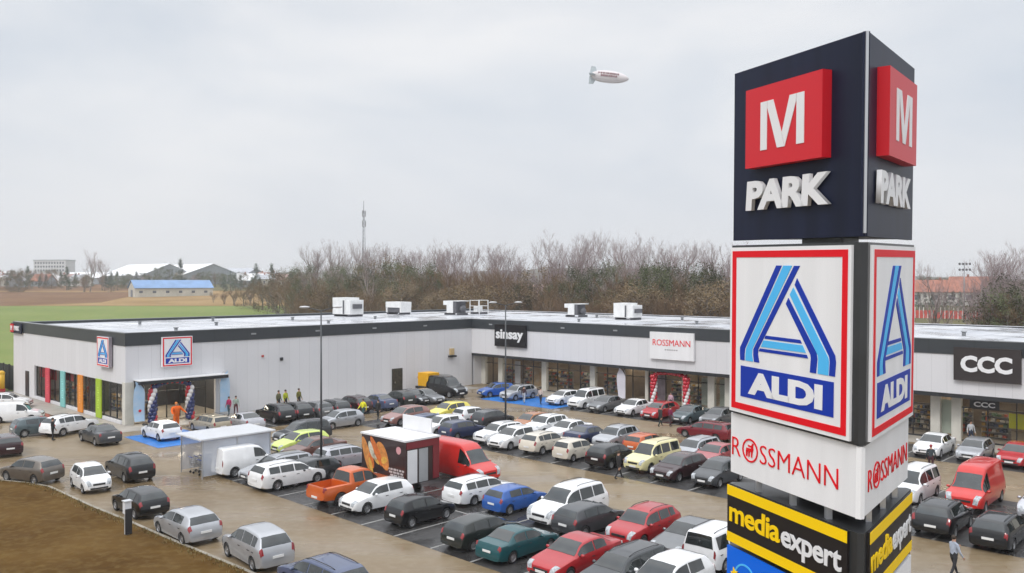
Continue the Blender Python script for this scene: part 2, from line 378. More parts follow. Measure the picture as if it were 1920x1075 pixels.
    for cs in ([6, 7, 8, 9, 10, 11], mir([6, 7, 8, 9, 10, 11])): lamps.append(('headlight', patch(0, max(2, near(T[2][0])), cs, .010, M_HEAD)))
    box_ = L - rgb < .06
    i0, i1 = (near(rgt + (rgb - rgt) * .5) if box_ else near(rgt + (rgb - rgt) * .9), len(st) - 2)
    if sp.get('bed'): i0, i1 = near(T[-3][0]) - 1, len(st) - 2
    elif L - rgb > .4: i0 = near(T[-3][0])
    tcs = [5, 6, 7, 8, 9] if box_ else [5, 6, 7, 8, 9, 10]
    for cs in (tcs, mir(tcs)): lamps.append(('taillight', patch(i0, max(i1, i0 + 1), cs, .010, M_TAIL)))
    seams = MB()
    def seam(x, j0, j1):
        i = near(x)
        for sg in (0, 1):
            for j in range(j0, j1):
                a_ = Vector(vs[i * full + (j if not sg else (full - j) % full)]); b_ = Vector(vs[i * full + (j + 1 if not sg else (full - j - 1) % full)])
                o_ = Vector((0, .004 if not sg else -.004, .001)); e = Vector((.010, 0, 0))
                seams.add([a_ + o_ - e, a_ + o_ + e, b_ + o_ + e, b_ + o_ - e], [(0, 1, 2, 3)])
    for k_, (a, b) in enumerate(sp['win'][:2]):
        if k_ == 0: seam(a, 2, 6)
        seam(b, 2, 6)
    # wheel housings (and load bed) cut out of the body
    bo = link('tmp_body', me); cut = MB()
    xf, xr, wr = sp['wh']
    for x in (xf, xr):
        for sgn in (-1, 1): cut.cyl((L / 2 - x, sgn * (hw - .02), wr), wr + .055, .5, 'y', 24)
    if sp.get('bed'):
        a, b = sp['bed']; cut.box(L / 2 - b, L / 2 - a, -hw + .17, hw - .17, .72, 1.6)
    for kx, co_ in enumerate([cut]):
        cm = co_.mesh('cut', M_TRIM); cb = link('tmp_cut', cm)
        md = bo.modifiers.new('b', 'BOOLEAN'); md.object = cb; md.operation = 'DIFFERENCE'; md.solver = 'EXACT'
    res = bpy.data.meshes.new_from_object(bo.evaluated_get(bpy.context.evaluated_depsgraph_get()))
    bpy.data.objects.remove(bo); bpy.data.objects.remove(cb)
    for p in res.polygons:
        p.use_smooth = True; c = p.center
        for x in (xf, xr):
            dx, dz = c.x - (L / 2 - x), c.z - wr
            if math.hypot(dx, dz) < wr + .058 and abs(c.y) < hw * .97 and c.z < wr * 2.3: p.material_index = 1
        if sp.get('bed') and L / 2 - sp['bed'][1] - .001 < c.x < L / 2 - sp['bed'][0] + .001 and abs(c.y) < hw - .165 and .7 < c.z < 1.1: p.material_index = 1
    sm_ = seams.mesh('seam', M_TRIM); bj = bmesh.new(); bj.from_mesh(res); n0 = len(bj.faces); bj.from_mesh(sm_); bj.faces.ensure_lookup_table()
    for fa in bj.faces[n0:]: fa.material_index = 1
    bj.to_mesh(res); bj.free()
    res.materials.clear(); res.materials.append(M_TRIM); res.materials.append(M_TRIM); res.update()
    fit_mesh(res, 38)
    return res, glass, f, lamps
def wheel_meshes(r):
    w = .2; prof = [(r * .62, -w / 2), (r * .9, -w / 2), (r, -w / 2 + .04), (r, w / 2 - .04), (r * .9, w / 2), (r * .62, w / 2)]
    m = MB(); n = 22; vs = []; fs = []
    for q, y in prof:
        for j in range(n): vs.append((q * cos(2 * pi * j / n), y, q * sin(2 * pi * j / n)))
    for i in range(len(prof) - 1):
        for j in range(n): fs.append((i * n + j, (i + 1) * n + j, (i + 1) * n + (j + 1) % n, i * n + (j + 1) % n))
    m.add(vs, fs, 0, True); ty = fit_mesh(m.mesh('tyre', M_TYRE), 50)
    h = MB()
    for sg in (-1, 1):
        h.tube([(0, sg * .02, 0), (0, sg * .045, 0)], r * .63, 20, 1)
        h.tube([(0, sg * .045, 0), (0, sg * .085, 0)], [r * .2, r * .15], 10, 0)
        for k in range(7):
            a = 2 * pi * k / 7; c, s_ = cos(a), sin(a); q = .035
            p = [(r * .1, -q), (r * .62, -q * 1.4), (r * .62, q * 1.4), (r * .1, q)]
            o = [(x * c - y * s_, sg * .075, x * s_ + y * c) for x, y in p] + [(x * c - y * s_, sg * .04, x * s_ + y * c) for x, y in p]
            h.add(o, [(0, 1, 2, 3), (7, 6, 5, 4), (0, 4, 5, 1), (1, 5, 6, 2), (2, 6, 7, 3), (3, 7, 4, 0)], 0)
        # outer lip of the rim
        vs = []; fs = []
        for q, y in ((r * .64, .03), (r * .64, .098), (r * .56, .08), (r * .56, .05)):
            for j in range(20): vs.append((q * cos(pi * j / 10), sg * y, q * sin(pi * j / 10)))
        for i in range(3):
            for j in range(20): fs.append((i * 20 + j, (i + 1) * 20 + j, (i + 1) * 20 + (j + 1) % 20, i * 20 + (j + 1) % 20))
        h.add(vs, fs, 0, True)
    return ty, h.mesh('rim', [M_RIM, M_TRIM])
PROTO = {}
def proto(kind):
    if kind in PROTO: return PROTO[kind]
    sp = SPEC[kind]; body, glass, f, lamps = car_mesh(sp); L, W = sp['L'], sp['W']; hw = W / 2; xf, xr, wr = sp['wh']; bf, br = sp['belt']
    parts = [('body', body, 'paint', (0, 0, 0), [])]
    for nm, me in glass + lamps: parts.append((nm, me, None, (0, 0, 0), []))
    ty, ri = wheel_meshes(wr)
    for x in (xf, xr):
        for sg in (-1, 1): parts.append(('wheel', ty, None, (L / 2 - x, sg * (hw - .115), wr), [('rim', ri, None)]))
    hz = f(.2) - .1
    tall = kind in ('kombi', 'panel_van', 'big_van', 'people_carrier', 'mini', 'mpv')
    m = MB(); m.box(-.015, .015, -.26, .26, -.055, .055); pl = m.mesh('number_plate', M_PLATE)
    parts.append(('number_plate', pl, None, (L / 2 + .012, 0, .44), [])); parts.append(('number_plate', pl, None, (-L / 2 - .012, 0, .66 if kind in ('hatch', 'estate', 'mpv', 'saloon', 'suv') else .55), []))
    m = MB(); hg = f(.03) - .09
    m.box(-.04, .025, -hw * .42, hw * .42, -.055, .055); gr = m.mesh('grille', M_TRIM); parts.append(('grille', gr, None, (L / 2 - .01, 0, hg), []))
    m = MB(); m.box(-.05, .03, -hw * .62, hw * .62, -.05, .05); bi = m.mesh('bumper_intake', M_TRIM); parts.append(('bumper_intake', bi, None, (L / 2 - .005, 0, .34), []))
    m = MB(); m.ell((0, 0, 0), (.07, .11, .075), 0, 8, 6); mi_ = m.mesh('mirror', M_TRIM)
    wsb = sp['top'][sp['i'][0]][0]
    for sg in (-1, 1): parts.append(('mirror', mi_, 'paint', (L / 2 - wsb - .38, sg * (hw + .05), bf + .07), []))
    m = MB()
    for a, b in sp['win']:
        for sg in (-1, 1): m.box(L / 2 - b + .06, L / 2 - b + .24, sg * (hw * .985) - .02, sg * (hw * .985) + .02, bf - .13, bf - .10)
    parts.append(('door_handle', m.mesh('door_handle', M_TRIM), None, (0, 0, 0), []))
    if kind in ('estate', 'people_carrier', 'suv', 'kombi'):
        m = MB(); a, b = (1.95, 4.0) if kind != 'suv' else (1.9, 3.5)
        if kind == 'people_carrier': a, b = 2.5, 4.4
        for sg in (-1, 1):
            pts = [(L / 2 - a - (b - a) * k / 6, sg * hw * .60, f(a + (b - a) * k / 6) + (-.005 if k in (0, 6) else .035)) for k in range(7)]
            m.tube(pts, .016, 5)
        parts.append(('roof_rail', m.mesh('roof_rail', M_TRIM), None, (0, 0, 0), []))
    PROTO[kind] = parts
    return parts
PAINT = dict(white=(.78, .78, .78), silver=(.42, .43, .45), grey=(.045, .048, .052), midgrey=(.17, .175, .18), black=(.004, .0045, .0055), red=(.40, .02, .025), orange=(.52, .10, .015),
             blue=(.025, .10, .36), darkblue=(.025, .035, .085), teal=(.006, .07, .08), cream=(.72, .66, .36), yellow=(.72, .62, .10), lime=(.56, .66, .16), brown=(.14, .06, .045),
             rose=(.27, .13, .11), taupe=(.15, .13, .11), beige=(.42, .36, .26), pink=(.36, .07, .075), darkred=(.17, .012, .02), vanred=(.55, .02, .015), burnt=(.36, .13, .035), ivory=(.62, .57, .48),
             navy=(.07, .09, .16), slate=(.08, .11, .12), green=(.016, .020, .018), pale=(.5, .5, .53), plum=(.03, .009, .011))
def paint(c):
    metal = .45 if c in ('silver', 'pale', 'midgrey', 'beige', 'taupe') else .0
    return mat('car_paint_' + c, PAINT[c], .38, metal=metal, coat=1.0, coat_ior=1.5, spec=.15, noise=(2.2, .08))
def car(kind, col, a, b, hd, label, cat='car', group='cars parked in the retail park', sc=1.0, name=None, rails=None):
    sc *= .96
    """hd: compass heading in degrees"""
    nm = name or {'panel_van': 'panel_van', 'big_van': 'panel_van', 'pickup': 'pickup_truck', 'kombi': 'parked_minivan', 'people_carrier': 'parked_minivan'}.get(kind, 'parked_car')
    root = thing(nm, label, cat, lot(a, b, 0.006), R(90 - hd), group)
    rv = random.Random(label); root.scale = (sc * rv.uniform(.96, 1.03), sc * rv.uniform(.97, 1.03), sc * rv.uniform(.95, 1.05))
    pm = paint(col)
    for pn, me, mk, loc, subs in proto(kind):
        o = link(pn, me, root, loc)
        if mk == 'paint': o.material_slots[0].link = 'OBJECT'; o.material_slots[0].material = pm
        for sn, sm, _ in subs: link(sn, sm, o)
    return root
# ---------------------------------------------------------------- ground
def terrain_z(y):
    if y < 150: return 0.0
    t = y - 150
    if t < 60: return .025 * t * t / 120
    return min(.75 + .025 * (t - 60), 14.5 + .002 * (t - 560) if t > 560 else 99)
GRASS = ground_mat('rough_grass', (.075, .075, .03), (.13, .115, .05), (.16, .13, .07), .06, 1.4, .9, .85, .4, spec=.1)
m = MB(); ys = [-60, 0, 40, 90, 150] + list(range(160, 260, 10)) + list(range(260, 720, 40)) + [800, 1000, 1500, 2600]
xs = [-1600, -900, -500, -300, -200, -120, -60, 0, 60, 120, 200, 300, 500, 900, 1600]
vs = [(x, y, terrain_z(y) - .06) for y in ys for x in xs]; nx = len(xs)
m.add(vs, [(j * nx + i, j * nx + i + 1, (j + 1) * nx + i + 1, (j + 1) * nx + i) for j in range(len(ys) - 1) for i in range(nx - 1)], 0, True)
struct(m.build('ground', GRASS))
def strip(name, mt, rows, lift):        # a field laid on the rising ground; rows of (y, x0, x1)
    m = MB(); vs = []
    yy = []
    for (ya, a0, a1), (yb, b0, b1) in zip(rows[:-1], rows[1:]):
        n = max(1, int((yb - ya) / 10))
        for k in range(n): t = k / n; yy.append((ya + (yb - ya) * t, a0 + (b0 - a0) * t, a1 + (b1 - a1) * t))
    yy.append(rows[-1])
    for y, a, b in yy:
        for k in range(13): vs.append((a + (b - a) * k / 12, y, terrain_z(y) + lift))
    m.add(vs, [(j * 13 + i, j * 13 + i + 1, (j + 1) * 13 + i + 1, (j + 1) * 13 + i) for j in range(len(yy) - 1) for i in range(12)], 0, True)
    return struct(m.build(name, mt))
FG = ground_mat('young_crop', (.13, .175, .045), (.18, .22, .065), (.22, .20, .09), .02, .5, .9, .85, .2, spec=.1)
FB = ground_mat('ploughed_soil', (.13, .066, .036), (.18, .10, .055), (.21, .13, .07), .03, .4, .95, .9, .3, spec=.1)
FD = ground_mat('dry_grass', (.24, .15, .065), (.32, .21, .10), (.20, .14, .06), .05, .8, .95, .9, .3, spec=.1)
strip('crop_field', FG, [(93, -57, -55), (140, -105, -12), (150, -260, -10), (300, -420, -70), (318, -400, -86)], .02)
strip('ploughed_field', FB, [(290, -460, -300), (318, -480, -190), (350, -520, -170), (420, -600, -190), (468, -660, -215)], .06)
strip('dry_grass_strip', FD, [(318, -190, -84), (345, -170, -70), (420, -190, -60), (469, -216, -70), (470, -700, -70), (490, -740, -60)], .10)
strip('far_ploughed_field', FB, [(492, -760, -200), (560, -800, -240), (660, -900, -280)], .08)

PAVE = ground_mat('block_paving', (.165, .116, .062), (.23, .174, .106), (.26, .205, .138), .11, 2.2, .50, .13, .12, (.42, .60), grain=PHI)
ASPH = ground_mat('damp_asphalt', (.026, .025, .025), (.046, .044, .043), (.07, .067, .064), .3, 3.0, .55, .18, .25, (.40, .6))
SOIL = ground_mat('bare_soil', (.070, .036, .009), (.108, .060, .016), (.15, .098, .036), .22, 2.5, .95, .85, .45, spec=.08)
LINE = mat('bay_line_paint', (.27, .265, .25), .6, noise=(2.5, .35))
BLUE = mat('blue_bay_paint', (.02, .17, .52), .38, noise=(1.2, .25))
KERB = mat('kerb_concrete', (.30, .27, .22), .8, noise=(1.5, .2))
def lsheet(name, mt, polys, z):
    m = MB()
    for pl in polys: m.poly([(lambda p: (p.x, p.y, z))(lot(a, b)) for a, b in pl])
    o = m.build(name, mt)
    if o.data.polygons[0].normal.z < 0: o.data.flip_normals()
    return struct(o)
def rect(a0, a1, b0, b1): return [(a0, b0), (a0, b1), (a1, b1), (a1, b0)]
lsheet('car_park_paving', PAVE, [[(-75, 30), (-75, 92), (110, 92), (110, -6), (-4, -6), (-4, 30)]], 0.0)
PIT = 2.65; A0 = 38.13
bays = [rect(23.4, 96, 33.2, 43.2), rect(12.5, 96, 15.6, 26.0), rect(8.0, 96, 2.0, 7.2), rect(4.3, 9.4, 9.8, 36.9)]
lsheet('asphalt_bays', ASPH, bays, .004)
lines = []
k = -9
while A0 + k * PIT < 95:
    a = A0 + k * PIT
    if a > 24: lines += [rect(a - .06, a + .06, 33.2, 43.2)]
    if a > 13: lines += [rect(a - .06, a + .06, 15.6, 26.0)]
    if a > 21: lines += [rect(a - .06, a + .06, 2.0, 7.2)]
    k += 1
for k in range(11): b = 10.0 + k * 2.65; lines.append(rect(4.3, 9.4, b - .06, b + .06))
lines += [rect(24, 95, 38.14, 38.26), rect(13, 95, 20.74, 20.86)]
lsheet('bay_lines', LINE, lines, .008)
lsheet('blue_bay_surface', BLUE, [rect(5.2, 11.6, 37.3, 42.1), rect(9.6, 19.6, 2.2, 7.9)], .012)
WBL = mat('bay_symbol_paint', (.6, .62, .64), .6)
lsheet('pavement', mat('pavement_slabs', (.36, .33, .29), .55, noise=(.8, .2)), [rect(.05, 3.2, 1.45, 42.4), rect(-34, .05, 40.05, 42.4), rect(3.2, 96, -2.0, 1.4)], .016)
# soil bank with its kerb
kp = [(-60, 60), (-10, 57.5), (8, 54.8), (13, 53.9), (15, 53.0), (17, 51.95), (19, 51.45), (25, 51.3), (29, 51.05), (34, 50.85), (40, 50.5), (50, 50.2), (96, 50.0)]
m = MB()
for (a0, b0), (a1, b1) in zip(kp[:-1], kp[1:]):
    p = [lot(a0, b0), lot(a1, b1), lot(a1, b1 + .16), lot(a0, b0 + .16)]
    m.add([(q.x, q.y, 0) for q in p] + [(q.x, q.y, .12) for q in p], [(4, 5, 6, 7), (0, 1, 5, 4), (1, 2, 6, 5), (2, 3, 7, 6), (3, 0, 4, 7)])
o = m.build('kerb', KERB); bmx = bmesh.new(); bmx.from_mesh(o.data); bmesh.ops.recalc_face_normals(bmx, faces=bmx.faces); bmx.to_mesh(o.data); bmx.free(); struct(o)
m = MB(); vs = []; fs = []; na = 150; nb = 36
def kerb_b(a):
    for (a0, b0), (a1, b1) in zip(kp[:-1], kp[1:]):
        if a0 <= a <= a1: return b0 + (b1 - b0) * (a - a0) / (a1 - a0)
    return kp[-1][1]
rs = random.Random(4)
for i in range(na + 1):
    a = -20 + 75 * i / na; kb = kerb_b(a) + .16
    for j in range(nb + 1):
        t = (j / nb) ** 1.5; b = kb + t * 26
        z = .10 + .10 * sstep(t * 6) + (.05 * sin(b * 2.1 + a * .25) + rs.uniform(-.018, .018)) * sstep(t * 10)
        p = lot(a, b); vs.append((p.x, p.y, z))
for i in range(na):
    for j in range(nb): k = i * (nb + 1) + j; fs.append((k, k + 1, k + nb + 2, k + nb + 1))
m.add(vs, fs, 0, True); o = m.build('soil_bank', SOIL)
if o.data.polygons[0].normal.z < 0: o.data.flip_normals()
struct(o)
# tufts of dead grass along the kerb
m = MB(); rs = random.Random(8)
for k in range(700):
    a = rs.uniform(5, 50); b = kerb_b(a) + .2 + abs(rs.gauss(0, .22)); p = lot(a, b, .12); h = rs.uniform(.05, .16)
    for q in range(3):
        t = rs.uniform(0, 6.28); d = Vector((cos(t), sin(t), 0)); e = p + d * rs.uniform(.02, .08)
        m.add([e - d.cross(Vector((0, 0, 1))) * .018, e + d.cross(Vector((0, 0, 1))) * .018, e + d * .05 + Vector((0, 0, h))], [(0, 1, 2)])
o = m.build('kerb_grass', mat('dead_grass', (.20, .15, .055), .9, noise=(2, .4))); o['kind'] = 'stuff'

# ---------------------------------------------------------------- the L-shaped shop building
WALL = panel_mat('wall_panels', (.67, .665, .68), 1.1, .07)
FASC = panel_mat('parapet_panels', (.040, .046, .052), 3.2, .02, .4)
ROOF = ground_mat('roof_membrane', (.44, .45, .48), (.60, .60, .61), (.27, .28, .31), .12, .45, .55, .14, .03, (.42, .6))
COPE = mat('parapet_coping', (.20, .21, .22), .4, noise=(1, .2))
DARK = mat('dark_frame', (.022, .024, .027), .45, noise=(3, .3))
CONC = mat('pillar_render', (.60, .58, .52), .7, noise=(1.2, .12))
SOFF = mat('soffit_panels', (.16, .165, .17), .6, noise=(1, .2))
PANE = glassy('shop_glass', (.02, .025, .03), .16)
ZT, ZB, ZS = 7.85, 6.72, 3.78; EW = 31.4; AR = 100.0
B = thing('shop_building', 'long L-shaped grey retail building with dark parapet and white flat roof', 'building', (0, 0, 0))
m = MB()
m.lbox(0, AR, -.3, 0, ZS, ZB)                                   # right wing, wall over the shop fronts
m.lbox(-.3, 0, .0, 32.0, 0, ZB)                                 # blank wall of the left wing
m.lbox(-.3, 0, 32.0, 39.98, ZS - .15, ZB)                        # wall over the supermarket entrance
m.lbox(-.3, 0, -2.0, -.3, 0, ZB)                                # return wall at the inner corner
m.lbox(-EW, -24.2, 39.68, 39.98, 0, ZB); m.lbox(-24.2, -.3, 39.68, 39.98, 3.46, ZB); m.lbox(-24.2, -.9, 39.68, 39.98, 0, .28)
m.lbox(-EW, -EW + .3, -30, 39.68, 0, ZB); m.lbox(-EW, AR, -30.3, -30, 0, ZB)
m.build('wall', WALL, B)
m = MB()
m.lbox(-.35, .06, .0 + .06, 40.04, ZB, ZT - .06); m.lbox(.06, AR, -.3, .06, ZB, ZT - .06)
m.lbox(-EW - .06, -.35, 39.7, 40.04, ZB, ZT - .06); m.lbox(-EW - .06, -EW + .3, -30.36, 39.7, ZB, ZT - .13); m.lbox(-EW + .3, AR, -30.36, -30.0, ZB, 7.56)
m.build('parapet', FASC, B)
m = MB()
m.lbox(-.42, .10, .10, 40.08, ZT - .06, ZT); m.lbox(-.42, AR, -.36, .10, ZT - .055, ZT + .002)
m.lbox(-EW - .1, -.42, 39.62, 40.08, ZT - .06, ZT); m.lbox(-EW - .1, -EW + .36, -30.4, 39.62, ZT - .13, ZT - .08)
m.build('coping', COPE, B)
m = MB(); m.lbox(-EW + .36, AR, -30.4, -29.9, 7.56, 7.61); m.build('coping', mat('pale_coping', (.55, .55, .57), .4, noise=(1, .2)), B)
m = MB()
m.poly([(lambda p: (p.x, p.y, 7.45))(lot(a, b)) for a, b in ((-EW + .3, 39.7), (-.35, 39.7), (-.35, -.3), (AR, -.3), (AR, -30), (-EW + .3, -30))])
o = m.build('roof', ROOF, B)
if o.data.polygons[0].normal.z < 0: o.data.flip_normals()
m = MB(); rs = random.Random(2)                                   # seams, drains and ballast strips of the membrane
for k in range(14):
    b = 37 - k * 2.9; m.lbox(-EW + .6, -.7, b, b + .07, 7.45, 7.462)
for k in range(40):
    a = .8 + k * 2.4; m.lbox(a, a + .07, -29.6, -.7, 7.45, 7.462)
m.build('roof_seam', mat('membrane_seam', (.40, .41, .44), .4, noise=(1, .3)), o)
for a, b in ((-6, 33), (-14, 25), (-9, 14), (-22, 30), (-20, 12), (-15, 3), (-25, 20), (9, -9), (22, -14), (34, -8), (50, -12), (61, -9), (3, -20), (15, -22)):
    m = MB(); p = lot(a, b); m.cyl((p.x, p.y, 7.6), .16, .34, 'z', 10); m.cyl((p.x, p.y, 7.80), .24, .08, 'z', 10)
    m.build('roof_vent_pipe', mat('vent_pipe', (.25, .26, .27), .5, noise=(3, .2)), o)
m = MB(); m.lbox(.0, AR, -2.0, -.3, ZS + .0, ZS + .08); m.build('soffit', SOFF, B)
m = MB(); m.lbox(0, AR, -.28, .03, ZS - .30, ZS - .002); m.build('soffit_edge', DARK, B)
# shop interiors of the right wing: floor, rear wall, ceiling with lit strips, partitions
m = MB(); m.lbox(0, AR, -9, -2.05, .02, .05); m.build('shop_floor', mat('shop_floor_tiles', (.40, .36, .31), .35, noise=(.5, .15)), B)
m = MB(); m.lbox(0, AR, -9.2, -9, 0, ZS); m.lbox(0, AR, -9, -2.2, ZS - .25, ZS - .1)
for a in (0.2, 20.6, 38.0, 50.6, 62): m.lbox(a - .1, a + .1, -9, -2.15, 0, ZS - .25)
m.build('shop_interior', mat('shop_interior_paint', (.30, .24, .18), .7, noise=(.6, .25)), B)
CLM = mat('shop_ceiling_light', (1, .88, .68), .5, emit=16)
for k in range(28):
    for b in (-5.8, -3.4):
        a = 1.4 + k * 2.15; m = MB(); m.lbox(a, a + 1.0, b - .13, b + .13, ZS - .30, ZS - .26); m.build('ceiling_light', CLM, B)
# glazing of the right wing, one bay between each pair of pillars
pil = [.35, 3.2, 10.1, 17.0, 23.9, 28.2, 31.2, 33.0, 39.5, 46, 50.9, 52.4, 58.5, 64.5, 71, 78, 85]
for a in pil:
    mm = MB(); w = .34 if a not in (23.9, 28.2) else .17
    mm.lbox(a - w, a + w, -2.0, -1.55, 0, ZS); mm.build('pillar', CONC, B)
for a0, a1 in zip(pil[:-1], pil[1:]):
    if a1 - a0 < 1.6: continue
    fr = MB(); n = max(1, round((a1 - a0) / 1.75)); w = (a1 - a0 - .4) / n; s0 = a0 + .2
    for k in range(n + 1): fr.lbox(s0 + k * w - .035, s0 + k * w + .035, -1.86, -1.76, 0, ZS - .5)
    fr.lbox(s0, a1 - .2, -1.87, -1.75, 2.55, 2.63); fr.lbox(s0, a1 - .2, -1.87, -1.75, 0, .12); fr.lbox(s0, a1 - .2, -1.9, -1.7, ZS - .5, ZS)
    g = fr.build('shop_window', DARK, B)
    pn = MB(); pn.lbox(s0 + .03, a1 - .23, -1.82, -1.80, .12, ZS - .5); pn.build('pane', PANE, g)
# left wing: supermarket entrance and the window on the end wall
m = MB(); m.lbox(-9, -.5, 30.6, 39.6, .02, .05); m.build('shop_floor', MATS['shop_floor_tiles'], B)
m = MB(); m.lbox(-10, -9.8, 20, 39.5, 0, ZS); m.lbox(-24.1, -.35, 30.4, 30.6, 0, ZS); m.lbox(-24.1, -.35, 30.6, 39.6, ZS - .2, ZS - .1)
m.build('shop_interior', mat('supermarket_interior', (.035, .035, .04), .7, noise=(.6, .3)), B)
for k in range(6):
    m = MB(); m.lbox(-8 + k * 1.3, -7.8 + k * 1.3, 31.5, 39, ZS - .26, ZS - .21); m.build('ceiling_light', CLM, B)
for k in range(4):
    m = MB(); m.lbox(-22 + k * 3.4, -21.8 + k * 3.4, 31.5, 39, ZS - .26, ZS - .21); m.build('ceiling_light', CLM, B)
def window_bay(a0, a1, b0, b1, z0, z1, n, along):
    fr = MB()
    if along == 'b':
        w = (b1 - b0) / n
        for k in range(n + 1): fr.lbox(a0 - .05, a0 + .05, b0 + k * w - .04, b0 + k * w + .04, z0, z1)
        fr.lbox(a0 - .06, a0 + .06, b0, b1, z1 - .1, z1); fr.lbox(a0 - .06, a0 + .06, b0, b1, 2.4, 2.48)
        g = fr.build('shop_window', DARK, B); p = MB(); p.lbox(a0 - .012, a0 + .012, b0, b1, z0, z1 - .1); p.build('pane', PANE, g)
    else:
        w = (a1 - a0) / n
        for k in range(n + 1): fr.lbox(a0 + k * w - .04, a0 + k * w + .04, b0 - .05, b0 + .05, z0, z1)
        fr.lbox(a0, a1, b0 - .06, b0 + .06, z1 - .1, z1); fr.lbox(a0, a1, b0 - .06, b0 + .06, z0, z0 + .1)
        g = fr.build('shop_window', DARK, B); p = MB(); p.lbox(a0, a1, b0 - .012, b0 + .012, z0 + .1, z1 - .1); p.build('pane', PANE, g)
window_bay(-1.6, 0, 32.2, 34.6, 0, ZS - .2, 2, 'b'); window_bay(-1.6, 0, 34.6, 37.0, 0, ZS - .2, 2, 'b'); window_bay(-1.6, 0, 37.0, 39.4, 0, ZS - .2, 2, 'b')
for a0, a1 in ((-24.1, -18.5), (-18.5, -12.8), (-12.8, -7.0), (-7.0, -.9)): window_bay(a0, a1, 39.75, 0, .28, 3.46, 4, 'a')
m = MB(); m.lbox(-.6, .05, 39.3, 40.03, 0, ZS - .15); m.build('pillar', CONC, B)
m = MB(); m.lbox(-.05, 1.3, 31.4, 39.3, ZS - .30, ZS - .02); m.build('canopy', DARK, B)
m = MB(); m.lbox(-.05, 1.33, 31.35, 39.35, ZS - .019, ZS + .04); m.build('canopy_cap', mat('canopy_cap', (.66, .66, .66), .4, noise=(1, .1)), B)
m = MB(); m.lbox(-27.1, -25.9, 39.98, 40.03, .05, 2.7); dd = m.build('door', DARK, B)
m = MB(); m.lbox(-.02, .05, 10.45, 11.9, .05, 2.75); dd = m.build('door', mat('service_door', (.05, .045, .03), .5, noise=(4, .5, (.015, .015, .014))), B)
m = MB(); m.lbox(.05, .09, 11.45, 11.55, 1.15, 1.35); m.build('handle', mat('steel', (.5, .5, .5), .3, metal=.9), dd)
m = MB(); m.lbox(0, .12, 25.15, 25.45, 4.55, 4.85); m.build('wall_vent', DARK, B)
m = MB(); m.lbox(0, .12, 27.2, 27.4, 5.0, 5.2); m.build('alarm_bell', mat('alarm_red', (.4, .06, .05), .4), B)
for b in (35.5, 28, 21, 14, 7):
    m = MB(); m.lbox(.06, .10, b, b + .5, 7.2, 7.34); m.build('floodlight', mat('floodlight_grey', (.32, .33, .34), .4), B)
for a in (3.0, 14, 21, 36, 44):
    m = MB(); m.lbox(a, a + .5, .06, .10, 7.2, 7.34); m.build('floodlight', MATS['floodlight_grey'], B)
# coloured banners standing before the end wall window
for k, (px, col, nm) in enumerate(((92, (.62, .05, .08), 'red'), (120.5, (.20, .52, .50), 'turquoise'), (153.5, (.72, .24, .015), 'orange'), (188, (.36, .52, .02), 'lime green'))):
    a = px_a(px, 39.9); z1 = 3.5
    t = thing('window_banner', nm + ' full height banner before the supermarket end window', 'banner', lot(a, 40.0), ROT_U, 'coloured banners on the end wall')
    m = MB(); m.box(-.62, .62, -.10, .0, .05, z1); pn = m.build('panel', mat('banner_' + nm.split()[0], col, .5, noise=(1.5, .12)), t)
    m = MB()
    for i in range(9):
        zz = .9 + i * .22; m.box(-.10, .10 - (i % 3) * .05, -.106, -.1005, zz, zz + .12)
    m.build('print', mat('banner_print_' + nm.split()[0], tuple(min(1, c * 1.5 + .12) for c in col), .5), t)

# goods behind the shop glass
rs = random.Random(11)
GOODS = [mat('goods_%d' % k, c, .7, noise=(2, .3)) for k, c in enumerate(((.5, .12, .07), (.10, .13, .22), (.55, .48, .36), (.30, .22, .13), (.12, .20, .12), (.6, .56, .5), (.42, .25, .06), (.06, .06, .07)))]
def shelf(a, b, rz, label, group, w=2.0, h=2.0, gm=None):
    t = thing('shop_shelf', label, 'shop shelf', lot(a, b, .05), rz, group)
    m = MB(); m.box(-w / 2, w / 2, -.05, .0, 0, h)
    for k in range(5): z = .1 + k * (h - .15) / 4.6; m.box(-w / 2, w / 2, -.42, -.05, z, z + .03)
    m.build('rack', mat('shelf_rack', (.35, .33, .3), .6), t)
    m = MB()
    for k in range(5):
        z = .13 + k * (h - .15) / 4.6; x = -w / 2 + .05
        while x < w / 2 - .25:
            q = rs.uniform(.12, .32); m.box(x, x + q, -.38, -.07, z, z + rs.uniform(.12, .30), rs.randrange(8)); x += q + rs.uniform(.01, .08)
    m.build('goods', GOODS, t)
for k in range(27):
    a = 2.2 + k * 2.9
    shelf(a, -4.6 - .5 * (k % 3), ROT_U, 'stocked shelf behind the shop front glass of the right wing', 'shelves behind the shop glass')
for k in range(7):
    shelf(-3.2 - k * 3.0, 37.2, ROT_U, 'stocked shelf behind the supermarket end window', 'shelves behind the supermarket window', 2.2, 1.6)
def hanging(a, b, m_, label, w=.9, z0=.4, z1=3.0):
    t = thing('window_poster', label, 'poster', lot(a, b), ROT_U, 'posters and drapes in the shop windows')
    m = MB(); m.box(-w / 2, w / 2, -.03, 0, z0, z1); m.build('sheet', m_, t)
WHT = mat('poster_white', (.7, .68, .68), .6, noise=(1.2, .12)); OCH = mat('poster_ochre', (.36, .20, .06), .6, noise=(1.5, .5, (.5, .42, .3))); LIL = mat('poster_lilac', (.5, .42, .47), .6, noise=(1.6, .3))
YEL = mat('poster_yellow', (.75, .72, .03), .5); GRN = mat('poster_palegreen', (.42, .47, .40), .6, noise=(1, .1))
hanging(5.4, -2.25, WHT, 'white drape in the first shop window from the inner corner'); hanging(8.5, -2.25, OCH, 'ochre poster in the window under the black sign', 1.6); hanging(9.5, -2.3, WHT, 'narrow white drape right of the ochre poster')
